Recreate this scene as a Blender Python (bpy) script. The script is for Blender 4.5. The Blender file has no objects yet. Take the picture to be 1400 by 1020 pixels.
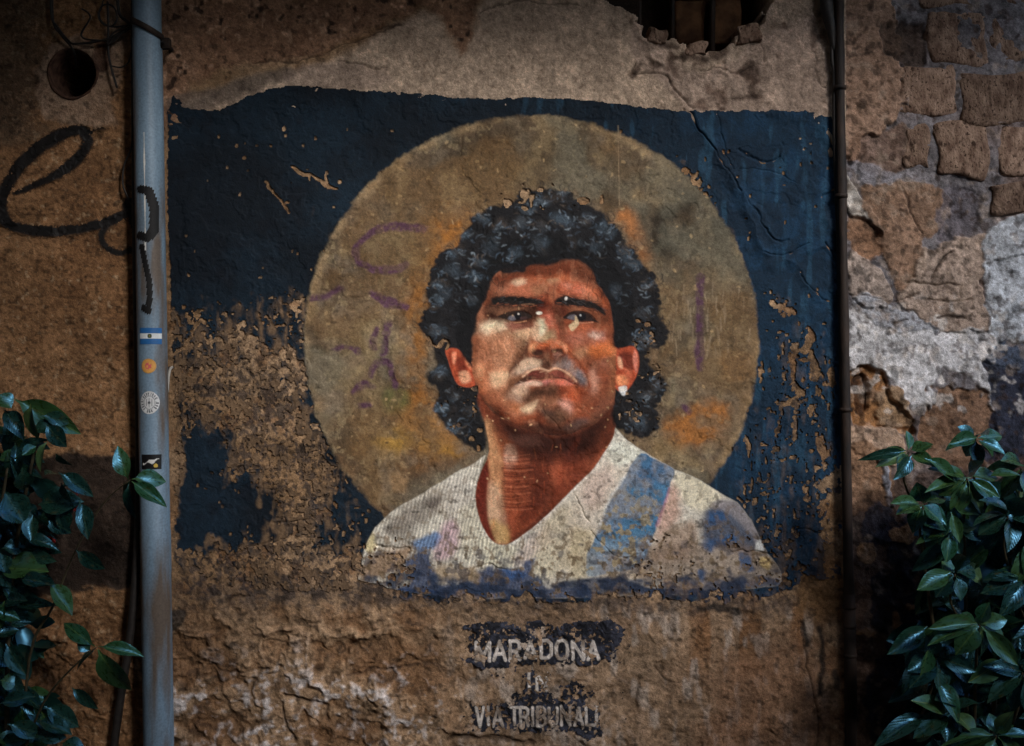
import bpy, math, random
import numpy as np
from mathutils import Vector, Matrix

# ------------------------------------------------------------------ camera, world, sun, exposure
SC = bpy.context.scene
COL = SC.collection
S = 0.0028            # metres of wall per photograph pixel
D = 4.2               # camera distance from the wall
ZC = 1.6              # camera height
def wx(px): return (px - 700.0) * S
def wz(py): return ZC - (py - 510.0) * S
def at(px, py, d):    # point at distance d in front of the wall
    k = (D - d) / D
    return Vector((wx(px) * k, -d, ZC + (wz(py) - ZC) * k))

cam_d = bpy.data.cameras.new('camera')
cam = bpy.data.objects.new('camera', cam_d); COL.objects.link(cam)
cam.location = (0, -D, ZC); cam.rotation_euler = (math.radians(90), 0, 0)
cam_d.sensor_width = 36; cam_d.lens = 36 * D / (1400 * S)
cam_d.clip_start = 0.05; cam_d.clip_end = 500
SC.camera = cam

SUN_AZ, SUN_EL = math.radians(32), math.radians(30)     # from the right, behind the camera
sdir = Vector((math.sin(SUN_AZ) * math.cos(SUN_EL), -math.cos(SUN_AZ) * math.cos(SUN_EL), math.sin(SUN_EL)))
world = bpy.data.worlds.new('World'); SC.world = world; world.use_nodes = True
wn = world.node_tree
bg = wn.nodes['Background']
sky = wn.nodes.new('ShaderNodeTexSky'); sky.sky_type = 'NISHITA'; sky.sun_disc = False
sky.sun_elevation = SUN_EL; sky.ozone_density = 3.0
sky.sun_rotation = math.pi - SUN_AZ
wn.links.new(sky.outputs[0], bg.inputs[0]); bg.inputs[1].default_value = 0.15
sun_d = bpy.data.lights.new('sun', 'SUN'); sun_d.energy = 1.4; sun_d.angle = math.radians(17)
sun_d.color = (1.0, 0.965, 0.92)
sun = bpy.data.objects.new('sun', sun_d); COL.objects.link(sun)
sun.rotation_euler = (-sdir).to_track_quat('-Z', 'Y').to_euler()
SC.view_settings.view_transform = 'Standard'; SC.view_settings.look = 'None'
SC.view_settings.exposure = 1.15; SC.view_settings.gamma = 1.0; SC.view_settings.use_curve_mapping = False
SC.cycles.use_denoising = True; SC.cycles.denoising_prefilter = 'NONE'
SC.cycles.max_bounces = 6

# ------------------------------------------------------------------ helpers
R = random.Random(7)
def s2l(c):
    c = np.asarray(c, dtype=np.float32) / 255.0
    return np.where(c <= 0.04045, c / 12.92, ((c + 0.055) / 1.055) ** 2.4).astype(np.float32)
def A(r, g, b): return s2l((r, g, b))                     # albedo given as an sRGB triple
def P(r, g, b): return np.clip(s2l((r, g, b)) / 0.80, 0, 0.82)   # mural pigments

_tabs = {}
def vn(x, y, seed):
    if seed not in _tabs:
        _tabs[seed] = np.random.default_rng(seed).random((257, 257), dtype=np.float32)
        _tabs[seed][256] = _tabs[seed][0]; _tabs[seed][:, 256] = _tabs[seed][:, 0]
    t = _tabs[seed]
    xf = np.floor(x); yf = np.floor(y)
    fx = (x - xf).astype(np.float32); fy = (y - yf).astype(np.float32)
    xi = xf.astype(np.int32) & 255; yi = yf.astype(np.int32) & 255
    fx = fx * fx * (3 - 2 * fx); fy = fy * fy * (3 - 2 * fy)
    a = t[yi, xi]; b = t[yi, xi + 1]; c = t[yi + 1, xi]; d = t[yi + 1, xi + 1]
    a = a + (b - a) * fx; c = c + (d - c) * fx
    return a + (c - a) * fy
def fbm(x, y, wl, seed, octs=3, sy=1.0):
    """value noise in 0..1, wl = wavelength in photo pixels"""
    v = 0; amp = 1.0; tot = 0; f = 1.0 / wl
    for o in range(octs):
        v = v + amp * vn(x * f + 17.3 * o, y * f * sy + 9.1 * o, seed + o); tot += amp
        amp *= 0.5; f *= 2.03
    return (v / tot).astype(np.float32)
def ridged(x, y, wl, seed, octs=3):
    v = 0; amp = 1.0; tot = 0; f = 1.0 / wl
    for o in range(octs):
        n = 1 - np.abs(2 * vn(x * f + 5.7 * o, y * f + 3.3 * o, seed + o) - 1)
        v = v + amp * n * n; tot += amp; amp *= 0.5; f *= 2.03
    return (v / tot).astype(np.float32)
def sst(a, b, x):
    t = np.clip((x - a) / (b - a), 0, 1); return t * t * (3 - 2 * t)
def crm(pts, n=3, closed=True):
    p = np.asarray(pts, dtype=np.float64)
    out = []
    m = len(p)
    rng = range(m) if closed else range(m - 1)
    for i in rng:
        if closed: p0, p1, p2, p3 = p[i - 1], p[i], p[(i + 1) % m], p[(i + 2) % m]
        else: p0, p1, p2, p3 = p[max(i - 1, 0)], p[i], p[i + 1], p[min(i + 2, m - 1)]
        for k in range(n):
            t = k / n
            out.append(0.5 * ((2 * p1) + (p2 - p0) * t + (2 * p0 - 5 * p1 + 4 * p2 - p3) * t * t + (3 * p1 - p0 - 3 * p2 + p3) * t ** 3))
    if not closed: out.append(p[-1])
    return np.array(out)
def ell(cx, cy, rx, ry, a=0, n=14):
    ca, sa = math.cos(math.radians(a)), math.sin(math.radians(a))
    return [(cx + rx * math.cos(t) * ca - ry * math.sin(t) * sa, cy + rx * math.cos(t) * sa + ry * math.sin(t) * ca)
            for t in [2 * math.pi * i / n for i in range(n)]]

class Grid:
    """a rectangular lattice of points on the wall, in photo pixels, with colour"""
    def __init__(g, xs, ys, warpseed=900):
        g.xs = np.asarray(xs, np.float32); g.ys = np.asarray(ys, np.float32)
        g.X, g.Y = np.meshgrid(g.xs, g.ys)
        g.rgb = np.zeros(g.X.shape + (3,), np.float32)
        g.wx = (fbm(g.X, g.Y, 16, warpseed, 3) - 0.5) * 2
        g.wy = (fbm(g.X, g.Y, 16, warpseed + 10, 3) - 0.5) * 2
    def sl(g, x0, x1, y0, y1):
        i0, i1 = np.searchsorted(g.xs, [x0, x1]); j0, j1 = np.searchsorted(g.ys, [y0, y1])
        return slice(j0, j1), slice(i0, i1)
    def poly(g, pts, soft=2.0, warp=0.0, smooth=True):
        q = crm(pts) if smooth else np.asarray(pts, float)
        pad = soft + warp + 1
        s = g.sl(q[:, 0].min() - pad, q[:, 0].max() + pad, q[:, 1].min() - pad, q[:, 1].max() + pad)
        x = g.X[s] + warp * g.wx[s]; y = g.Y[s] + warp * g.wy[s]
        if x.size == 0: return s, np.zeros(x.shape, np.float32)
        d2 = np.full(x.shape, 1e9, np.float32); ins = np.zeros(x.shape, bool)
        n = len(q)
        for i in range(n):
            ax, ay = q[i]; bx, by = q[(i + 1) % n]
            ex, ey = bx - ax, by - ay; L = ex * ex + ey * ey
            if L < 1e-9: continue
            t = np.clip(((x - ax) * ex + (y - ay) * ey) / L, 0, 1)
            dx = x - ax - t * ex; dy = y - ay - t * ey
            np.minimum(d2, dx * dx + dy * dy, out=d2)
            if ay != by:
                c = (ay > y) != (by > y)
                ins ^= c & (x < (y - ay) * (ex / ey) + ax)
        sd = np.sqrt(d2) * np.where(ins, -1, 1)
        return s, sst(soft, -soft, sd) if soft > 0 else (sd < 0).astype(np.float32)
    def line(g, pts, w, soft=1.0, warp=0.0, smooth=True):
        q = crm(pts, 4, False) if smooth and len(pts) > 2 else np.asarray(pts, float)
        if np.isscalar(w): ww = np.full(len(q), float(w))
        else: ww = np.interp(np.linspace(0, 1, len(q)), np.linspace(0, 1, len(w)), w)
        pad = ww.max() / 2 + soft + warp + 1
        s = g.sl(q[:, 0].min() - pad, q[:, 0].max() + pad, q[:, 1].min() - pad, q[:, 1].max() + pad)
        x = g.X[s] + warp * g.wx[s]; y = g.Y[s] + warp * g.wy[s]
        best = np.full(x.shape, 1e9, np.float32)
        for i in range(len(q) - 1):
            ax, ay = q[i]; bx, by = q[i + 1]
            ex, ey = bx - ax, by - ay; L = max(ex * ex + ey * ey, 1e-9)
            t = np.clip(((x - ax) * ex + (y - ay) * ey) / L, 0, 1)
            dx = x - ax - t * ex; dy = y - ay - t * ey
            d = np.sqrt(dx * dx + dy * dy) - (ww[i] + (ww[i + 1] - ww[i]) * t) / 2
            np.minimum(best, d, out=best)
        return s, sst(soft, -soft, best)
    def put(g, sm, col, a=1.0, clip=None):
        s, m = sm
        m = m * a
        if clip is not None: m = m * clip[s]
        g.rgb[s] += (np.asarray(col, np.float32) - g.rgb[s]) * m[..., None]
    def mul(g, sm, k, a=1.0):
        s, m = sm
        g.rgb[s] *= (1 + (np.asarray(k, np.float32) - 1) * (m * a)[..., None])
    def field(g, sm):
        f = np.zeros(g.X.shape, np.float32); f[sm[0]] = sm[1]; return f

def tag(o, label=None, cat=None, group=None, kind=None):
    if label: o['label'] = label
    if cat: o['category'] = cat
    if group: o['group'] = group
    if kind: o['kind'] = kind
    return o
def link(o, parent=None):
    COL.objects.link(o)
    if parent is not None: o.parent = parent
    return o
def empty(name, loc=(0, 0, 0), **k):
    o = bpy.data.objects.new(name, None); o.location = loc; o.empty_display_size = 0.1
    link(o); return tag(o, **k)
def mesh_np(name, V, F, mat, cols=None, parent=None, smooth=True):
    """V (n,3), F (m,k) all faces of the same size"""
    me = bpy.data.meshes.new(name)
    V = np.asarray(V, np.float32); F = np.asarray(F, np.int32)
    me.vertices.add(len(V)); me.vertices.foreach_set('co', V.ravel())
    k = F.shape[1]
    me.loops.add(F.size); me.loops.foreach_set('vertex_index', F.ravel())
    me.polygons.add(len(F)); me.polygons.foreach_set('loop_start', np.arange(0, F.size, k, dtype=np.int32))
    if smooth: me.polygons.foreach_set('use_smooth', np.ones(len(F), bool))
    me.update(calc_edges=True)
    if cols is not None:
        at_ = me.color_attributes.new('Col', 'FLOAT_COLOR', 'POINT')
        c4 = np.ones((len(V), 4), np.float32); c4[:, :3] = cols
        at_.data.foreach_set('color', c4.ravel())
    me.materials.append(mat)
    return link(bpy.data.objects.new(name, me), parent)
def grid_faces(ny, nx, keep=None):
    i = np.arange(ny * nx, dtype=np.int32).reshape(ny, nx)
    f = np.stack([i[:-1, :-1], i[1:, :-1], i[1:, 1:], i[:-1, 1:]], -1)
    return f.reshape(-1, 4) if keep is None else f[keep]
def sub_mesh(name, V, C, F, mat, parent=None):
    used, inv = np.unique(F.ravel(), return_inverse=True)
    return mesh_np(name, V[used], inv.reshape(F.shape), mat, C[used], parent)
def poly_mesh(name, verts, faces, mat, parent=None, smooth=False):
    me = bpy.data.meshes.new(name); me.from_pydata([tuple(v) for v in verts], [], faces); me.update()
    if smooth:
        for p in me.polygons: p.use_smooth = True
    me.materials.append(mat)
    return link(bpy.data.objects.new(name, me), parent)
def tube(name, pts, r, mat, parent=None, sides=10, smooth_n=4, cap=True):
    q = [Vector(p) for p in (crm(pts, smooth_n, False) if smooth_n > 1 and len(pts) > 2 else pts)]
    rr = [r] * len(q) if np.isscalar(r) else list(np.interp(np.linspace(0, 1, len(q)), np.linspace(0, 1, len(r)), r))
    V, F = [], []
    up = Vector((0.3, 1, 0.2)).normalized()
    for i, p in enumerate(q):
        t = (q[min(i + 1, len(q) - 1)] - q[max(i - 1, 0)]).normalized()
        a = up - t * up.dot(t)
        if a.length < 1e-3: a = Vector((1, 0, 0)) - t * t.x
        a.normalize(); up = a; b = t.cross(a)
        for k in range(sides):
            an = 2 * math.pi * k / sides
            V.append(p + (a * math.cos(an) + b * math.sin(an)) * rr[i])
    for i in range(len(q) - 1):
        for k in range(sides):
            k2 = (k + 1) % sides
            F.append((i * sides + k, i * sides + k2, (i + 1) * sides + k2, (i + 1) * sides + k))
    if cap:
        F.append(tuple(range(sides - 1, -1, -1))); F.append(tuple((len(q) - 1) * sides + k for k in range(sides)))
    return poly_mesh(name, V, F, mat, parent, True)
def box_mesh(name, lo, hi, mat, parent=None):
    x0, y0, z0 = lo; x1, y1, z1 = hi
    V = [(x0, y0, z0), (x1, y0, z0), (x1, y1, z0), (x0, y1, z0), (x0, y0, z1), (x1, y0, z1), (x1, y1, z1), (x0, y1, z1)]
    return poly_mesh(name, V, [(0, 3, 2, 1), (4, 5, 6, 7), (0, 1, 5, 4), (1, 2, 6, 5), (2, 3, 7, 6), (3, 0, 4, 7)], mat, parent)

# ------------------------------------------------------------------ materials
def mat_new(name):
    m = bpy.data.materials.new(name); m.use_nodes = True
    nt = m.node_tree; return m, nt, nt.nodes['Principled BSDF']
def node(nt, t, **k):
    n = nt.nodes.new(t)
    for a, v in k.items(): setattr(n, a, v)
    return n
def mat_attr(name, rough=0.85, spec=0.25, mid=(44, 0.10), fine=(260, 0.35), grain=(900, 0.25), bump=0.35, bdist=0.003, bscale=320):
    """vertex pigment broken up by two scales of grain, with matching relief"""
    m, nt, b = mat_new(name)
    L = nt.links.new
    at_ = node(nt, 'ShaderNodeAttribute', attribute_name='Col')
    tc = node(nt, 'ShaderNodeTexCoord')
    cur = at_.outputs['Color']
    for sc, am in (mid, fine, grain):
        nz = node(nt, 'ShaderNodeTexNoise'); nz.inputs['Scale'].default_value = sc; nz.inputs['Detail'].default_value = 3
        L(tc.outputs['Object'], nz.inputs['Vector'])
        mr = node(nt, 'ShaderNodeMapRange'); mr.inputs[1].default_value = 0.28; mr.inputs[2].default_value = 0.72
        mr.inputs[3].default_value = 1 - am; mr.inputs[4].default_value = 1 + am
        L(nz.outputs['Fac'], mr.inputs[0])
        mx = node(nt, 'ShaderNodeMix', data_type='RGBA', blend_type='MULTIPLY'); mx.inputs[0].default_value = 1
        L(cur, mx.inputs[6]); L(mr.outputs[0], mx.inputs[7]); cur = mx.outputs[2]
    L(cur, b.inputs['Base Color'])
    b.inputs['Roughness'].default_value = rough; b.inputs['Specular IOR Level'].default_value = spec
    n2 = node(nt, 'ShaderNodeTexNoise'); n2.inputs['Scale'].default_value = bscale; n2.inputs['Detail'].default_value = 8
    n2.inputs['Roughness'].default_value = 0.68
    L(tc.outputs['Object'], n2.inputs['Vector'])
    bp = node(nt, 'ShaderNodeBump'); bp.inputs['Strength'].default_value = bump; bp.inputs['Distance'].default_value = bdist
    L(n2.outputs['Fac'], bp.inputs['Height']); L(bp.outputs[0], b.inputs['Normal'])
    return m
def mat_noise(name, c1, c2, scale=20, rough=0.7, spec=0.3, bump=0.2, bdist=0.003, bscale=None, metallic=0, stretch=None, lo=0.35, hi=0.65, pits=None):
    m, nt, b = mat_new(name); L = nt.links.new
    tc = node(nt, 'ShaderNodeTexCoord')
    src = tc.outputs['Object']
    if stretch:
        mp = node(nt, 'ShaderNodeMapping'); mp.inputs['Scale'].default_value = stretch; L(src, mp.inputs[0]); src = mp.outputs[0]
    nz = node(nt, 'ShaderNodeTexNoise'); nz.inputs['Scale'].default_value = scale; nz.inputs['Detail'].default_value = 6
    L(src, nz.inputs['Vector'])
    mr = node(nt, 'ShaderNodeMapRange'); mr.inputs[1].default_value = lo; mr.inputs[2].default_value = hi
    L(nz.outputs['Fac'], mr.inputs[0])
    mx = node(nt, 'ShaderNodeMix', data_type='RGBA'); L(mr.outputs[0], mx.inputs[0])
    mx.inputs[6].default_value = (*map(float, c1), 1); mx.inputs[7].default_value = (*map(float, c2), 1)
    cur = mx.outputs[2]
    if pits is not None:
        for sc_, lo_, hi_ in ((30, .40, .30), (110, .42, .34)):
            n3_ = node(nt, 'ShaderNodeTexNoise'); n3_.inputs['Scale'].default_value = sc_; n3_.inputs['Detail'].default_value = 4; L(src, n3_.inputs['Vector'])
            m3_ = node(nt, 'ShaderNodeMapRange'); m3_.inputs[1].default_value = lo_; m3_.inputs[2].default_value = hi_; L(n3_.outputs['Fac'], m3_.inputs[0])
            x3_ = node(nt, 'ShaderNodeMix', data_type='RGBA'); L(m3_.outputs[0], x3_.inputs[0]); L(cur, x3_.inputs[6]); x3_.inputs[7].default_value = (*map(float, pits), 1); cur = x3_.outputs[2]
    L(cur, b.inputs['Base Color'])
    b.inputs['Roughness'].default_value = rough; b.inputs['Specular IOR Level'].default_value = spec; b.inputs['Metallic'].default_value = metallic
    n2 = node(nt, 'ShaderNodeTexNoise'); n2.inputs['Scale'].default_value = bscale or scale * 4; n2.inputs['Detail'].default_value = 5
    L(src, n2.inputs['Vector'])
    bp = node(nt, 'ShaderNodeBump'); bp.inputs['Strength'].default_value = bump; bp.inputs['Distance'].default_value = bdist
    L(n2.outputs['Fac'], bp.inputs['Height']); L(bp.outputs[0], b.inputs['Normal'])
    return m

M_WALL = mat_attr('wall_plaster', mid=(42, 0.24), fine=(120, 0.26), grain=(420, 0.34), bump=0.9, bdist=0.008, bscale=75)
M_PAINT = mat_attr('mural_paint', rough=0.8, spec=0.22, mid=(38, 0.13), fine=(120, 0.22), grain=(420, 0.30), bump=0.5, bdist=0.004, bscale=150)
M_SPRAY = mat_attr('spray_paint', rough=0.6, spec=0.3, fine=(110, 0.2), grain=(420, 0.25), bump=0.4, bdist=0.003, bscale=230)
def stone_mat():
    m = mat_noise('tuff_stone', A(112, 88, 74), A(172, 144, 124), 22, 0.95, 0.15, .9, 0.010, 80, stretch=(1.3, 1, .8), lo=.34, hi=.66, pits=A(74, 56, 46))
    nt = m.node_tree; b = nt.nodes['Principled BSDF']; lk = b.inputs['Base Color'].links[0]; src = lk.from_socket
    oi = node(nt, 'ShaderNodeObjectInfo'); mr = node(nt, 'ShaderNodeMapRange'); mr.inputs[3].default_value = .62; mr.inputs[4].default_value = 1.15
    nt.links.new(oi.outputs['Random'], mr.inputs[0]); mx = node(nt, 'ShaderNodeMix', data_type='RGBA', blend_type='MULTIPLY'); mx.inputs[0].default_value = 1
    nt.links.new(src, mx.inputs[6]); nt.links.new(mr.outputs[0], mx.inputs[7]); nt.links.new(mx.outputs[2], b.inputs['Base Color'])
    return m
M_STONE = stone_mat()
M_BRICKIN = mat_noise('niche_brick', A(70, 48, 34), A(112, 80, 54), 18, 0.92, 0.2, 0.6, 0.006, 80)
M_CABLE = mat_noise('black_cable', A(30, 27, 26), A(48, 43, 40), 60, 0.55, 0.4, 0.15, 0.001)
M_RUST = mat_noise('old_iron', A(24, 20, 19), A(58, 44, 36), 22, 0.7, 0.35, 0.5, 0.003, 90, stretch=(1, 1, 0.35))
M_SLEEVE = mat_noise('clay_sleeve', A(62, 44, 36), A(96, 70, 56), 40, 0.85, 0.2, 0.4, 0.002)
M_STICK = mat_attr('sticker_print', rough=0.5, spec=0.4, fine=(200, 0.08), grain=(700, 0.08), bump=0.05)
M_GROUND = mat_noise('basalt', A(52, 50, 50), A(84, 80, 76), 6, 0.8, 0.3, 0.4, 0.01, 30)

# ================================================================== THE PLASTERED WALL
def axis(lo, hi, a, b, fine, coarse):
    left = np.arange(lo, a, coarse); mid = np.arange(a, b, fine); right = np.arange(b, hi + coarse, coarse)
    return np.concatenate([left, mid, right])
SPLIT = 1156           # where the plastered wall ends and the stone wall begins
GROUND_PY = 510 + ZC / S

CRACKS = [  # (points, width px, depth mm)
    ([(344, 86), (375, 83), (400, 85), (440, 72), (475, 60), (540, 34)], 3, 7),
    ([(463, 84), (490, 87), (512, 92), (530, 96)], 2.5, 6),
    ([(515, 38), (545, 33)], 4, 8), ([(655, 18), (690, 6), (720, 4), (790, 8)], 2.5, 6),
    ([(862, -10), (884, 30), (898, 50)], 3, 8), ([(868, 85), (864, 98), (884, 103), (905, 102), (915, 112), (930, 130), (948, 146)], 3.5, 9),
    ([(820, 78), (830, 105), (842, 130), (845, 150)], 1.6, 4), ([(955, 95), (985, 92), (1010, 98), (1030, 90)], 3, 8),
    ([(1015, 40), (1040, 60), (1046, 82)], 2.5, 7), ([(1092, 60), (1094, 110), (1098, 148)], 1.8, 5), ([(1112, 70), (1120, 110), (1128, 120)], 2.2, 6),
    ([(1053, 55), (1072, 52), (1090, 56)], 2, 5),
    ([(935, 148), (960, 185), (985, 215), (1000, 240), (1012, 262)], 3, 8), ([(980, 152), (992, 200), (1004, 232)], 2, 6),
    ([(1010, 205), (1030, 216), (1055, 222), (1066, 214)], 4, 9), ([(1010, 232), (1040, 228), (1065, 240), (1085, 250)], 2, 5),
    ([(1020, 268), (1048, 312), (1062, 328), (1078, 326)], 3, 7), ([(1045, 345), (1070, 350), (1090, 340), (1105, 330)], 3, 8),
    ([(1092, 372), (1110, 395), (1130, 412)], 2.5, 6), ([(1128, 330), (1140, 345), (1148, 362)], 4, 9), ([(1126, 268), (1140, 262), (1150, 268)], 5, 10),
    ([(259, 514), (300, 513), (338, 519)], 1.8, 4), ([(362, 668), (380, 671), (394, 668)], 2, 5),
    ([(372, 716), (400, 713), (434, 707)], 2.5, 6), ([(298, 774), (340, 750), (380, 738), (408, 727)], 2.5, 6), ([(376, 766), (392, 780), (402, 794)], 2.2, 5),
    ([(390, 588), (405, 600), (420, 592)], 1.6, 4),
    ([(517, 745), (540, 748), (558, 748), (560, 756)], 4, 9), ([(632, 792), (650, 776), (664, 772), (690, 780)], 3, 7),
    ([(740, 786), (760, 760), (772, 740)], 2, 5), ([(786, 680), (798, 700), (806, 714)], 2.2, 6), ([(808, 725), (822, 745), (846, 762), (870, 758)], 2.4, 6),
    ([(998, 757), (1030, 753), (1052, 757)], 3.5, 8), ([(1046, 765), (1052, 772)], 3, 6), ([(1090, 724), (1120, 728), (1140, 720)], 2.5, 6),
    ([(719, 448), (726, 452), (734, 461), (742, 469), (749, 473), (751, 482), (749, 497)], 1.5, 3), ([(744, 555), (748, 565), (757, 575), (766, 588)], 1.6, 3), ([(748, 520), (748, 555)], 1, 2),
    ([(475, 924), (500, 916), (530, 915), (557, 914)], 3.5, 10), ([(390, 948), (405, 953), (420, 960), (446, 966), (448, 985)], 5, 14),
    ([(274, 902), (292, 912), (306, 920), (330, 920), (348, 916), (362, 912)], 3, 9), ([(240, 862), (260, 864), (290, 861)], 2.5, 6), ([(372, 877), (396, 883)], 3, 7), ([(418, 853), (438, 852)], 3, 7),
    ([(312, 830), (316, 818), (340, 815)], 5, 9), ([(386, 960), (390, 985), (404, 1015)], 4, 11), ([(500, 862), (540, 858), (560, 866)], 2, 5),
    ([(1095, 850), (1098, 880), (1108, 930), (1116, 970), (1118, 1020)], 3, 9), ([(893, 910), (912, 930), (930, 930)], 2.5, 6), ([(925, 850), (924, 905)], 1.5, 3),
    ([(610, 1015), (640, 1008), (690, 1012), (730, 1020)], 8, 16), ([(960, 976), (990, 976)], 1.5, 3), ([(1050, 1000), (1070, 1012), (1090, 1016)], 2, 5),
    ([(60, 905), (75, 918), (110, 900), (150, 905)], 2, 5), ([(125, 845), (150, 838), (170, 848)], 2, 5),
]
RIDGES = [  # (points, width px, height mm)
    ([(226, 140), (262, 138), (300, 126), (345, 108), (385, 98)], 26, 12), ([(345, 112), (420, 96), (475, 78), (520, 46), (600, 18), (660, -10)], 22, 6),
    ([(866, 28), (884, 60), (893, 80), (915, 98)], 10, 14), ([(880, 90), (905, 100), (925, 112)], 9, 9),
    ([(950, 158), (975, 200), (1002, 245), (1030, 300), (1046, 345)], 16, 13), ([(1000, 240), (1032, 285), (1060, 325)], 7, 7),
    ([(1058, 362), (1076, 356), (1092, 368), (1112, 398)], 14, 9), ([(1120, 170), (1134, 195), (1140, 222)], 10, 9), ([(1134, 300), (1146, 330), (1150, 365)], 12, 12), ([(1140, 395), (1150, 420)], 12, 10),
    ([(1108, 340), (1130, 338), (1148, 350)], 8, 8), ([(500, 735), (515, 730), (540, 752)], 12, 7),
    ([(302, 918), (308, 945), (322, 972), (346, 986), (362, 980)], 10, 14), ([(396, 965), (402, 985), (412, 1020)], 14, 14), ([(440, 990), (470, 1003), (500, 1008)], 16, 12),
    ([(520, 960), (545, 972), (565, 985)], 16, 11), ([(455, 935), (465, 965)], 14, 8), ([(292, 840), (300, 860), (312, 880)], 12, 6), ([(400, 862), (420, 885), (440, 905)], 14, 6), ([(424, 832), (432, 848)], 12, 7),
    ([(262, 935), (268, 970)], 12, 8), ([(272, 1000), (300, 1012)], 12, 9), ([(690, 1000), (760, 1006), (830, 1010)], 22, 9),
]
HOLE = (100, 101, 33)
NICHE = [(832, -70), (833, 2), (850, 14), (868, 22), (878, 40), (886, 52), (905, 53), (915, 50), (925, 55), (945, 66), (972, 70), (990, 64), (1010, 52), (1030, 36), (1046, 20), (1050, -5), (1048, -70)]

def plaster_height(g, fine=True):
    X, Y = g.X, g.Y
    h = (fbm(X, Y, 320, 11, 2) - 0.5) * 22 + (fbm(X, Y, 70, 21, 3) - 0.5) * 7
    # eroded lower zone and the old conglomerate at the top
    low = sst(795, 860, Y + 26 * g.wx) * sst(1120, 1060, X)
    lowl = sst(800, 900, Y) * sst(640, 520, X)
    wxx, wyy = X + 22 * g.wx, Y + 22 * g.wy
    rg = ridged(wxx, wyy * 1.15, 95, 31, 4)
    h += low * (rg - 0.55) * 16 + lowl * (rg - 0.5) * 28
    h += low * (ridged(X + 16 * g.wx, Y + 16 * g.wy, 38, 35, 3) - .5) * (8 + 12 * lowl)
    h += low * (fbm(X + 9 * g.wx, Y + 9 * g.wy, 20, 37, 3) - .5) * 9
    h += low * (1 - lowl) * (ridged(X + 10 * g.wx, (Y + 10 * g.wy) * .7, 64, 39, 4) - .5) * 9
    h -= low * 5
    top = field_poly(g, [(210, -200), (210, 118), (262, 112), (330, 90), (410, 78), (470, 56), (520, 30), (590, 8), (660, -14), (760, -220)], 10, 8)
    h -= top * 7
    h += top * (fbm(X, Y, 22, 51, 3) - 0.5) * 12
    patch = field_poly(g, [(150, -260), (148, 60), (110, 50), (70, 60), (48, 110), (62, 160), (110, 172), (160, 168), (186, 140), (186, -200)], 6, 9)
    h += patch * 4
    h += (fbm(X, Y, 13, 41, 2) - 0.5) * (1.6 + 2.6 * low + 1.5 * sst(240, 190, X))
    h += sst(0.62, 0.75, fbm(X, Y, 9, 45, 2)) * -1.3
    tr = field_poly(g, [(862, 20), (905, 55), (1000, 76), (1050, 30), (1140, 10), (1146, 150), (950, 150), (900, 120), (862, 96)], 8, 10)
    h += tr * (ridged(X + 14 * g.wx, Y + 14 * g.wy, 46, 71, 4) - .5) * 17
    # shallow flakes: steps where coats of plaster have come away
    st = fbm(wxx, wyy, 120, 61, 3)
    h += sst(0.50, 0.515, st) * 2.4 * (1 - sst(760, 800, Y) * 0.3) + sst(0.60, 0.612, st) * 2.0
    st2 = fbm(X + 10 * g.wx, Y + 10 * g.wy, 34, 65, 3)
    h += (sst(.47, .487, st2) + sst(.56, .575, st2) + sst(.40, .415, st2)) * (.8 + 2.2 * low + 1.0 * sst(230, 190, X))
    for pts, w, dep in RIDGES:
        s, m = g.line(pts, w * 0.4, w * 0.7, 7); h[s] += m * dep
    for pts, w, dep in CRACKS:
        s, m = g.line(pts, w * 0.6, max(w * 0.5, 1.0), 5); h[s] -= m * dep
    return h
def field_poly(g, pts, soft, warp=0.0): return g.field(g.poly(pts, soft, warp))

gw = Grid(axis(-700, SPLIT, -8, SPLIT, 1.6, 14), axis(-1100, GROUND_PY + 8, -8, 1030, 1.6, 14), 900)
gw.xs[-1] = SPLIT
gw.X, gw.Y = np.meshgrid(gw.xs, gw.ys)
H = plaster_height(gw)
X, Y = gw.X, gw.Y
H -= 3.8 * field_poly(gw, [(250, 180), (400, 140), (700, 155), (1120, 175), (1130, 780), (1060, 822), (540, 820), (255, 780)], 12)
H -= 3.0 * field_poly(gw, [(-60, 150), (190, 150), (190, 360), (-60, 360)], 12)
H -= 5.0 * field_poly(gw, [(632, 846), (858, 846), (858, 1004), (632, 1004)], 8)     # the old paint coats lie thickest here
# ---- pigments of the plaster itself
n1 = fbm(X, Y, 130, 101, 3); n2 = fbm(X, Y, 26, 111, 3); n3 = fbm(X, Y, 7, 121, 2)
def mixc(a, b, t): return a + (b - a) * np.asarray(t, np.float32)[..., None]
base = mixc(A(142, 112, 82), A(168, 138, 108), sst(0.3, 0.7, n1))
base = mixc(base, A(120, 84, 54), sst(0.52, 0.72, n2) * 0.6)
left = sst(236, 196, X)
leftc = mixc(A(126, 90, 60), A(162, 122, 86), sst(0.2, 0.8, n1 * .6 + n2 * .4))
leftc = mixc(leftc, A(58, 40, 28), sst(0.64, 0.8, fbm(X, Y, 6, 131, 2, 1.6)) * 0.5)
leftc = mixc(leftc, A(196, 168, 134), sst(0.70, 0.82, fbm(X, Y, 6, 141, 2)) * 0.5)
leftc = mixc(leftc, A(84, 74, 62), field_poly(gw, [(-700, -400), (60, -400), (62, 60), (50, 160), (20, 200), (-700, 260)], 20, 20) * 0.65)
gw.rgb = mixc(base, leftc, left)
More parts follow.
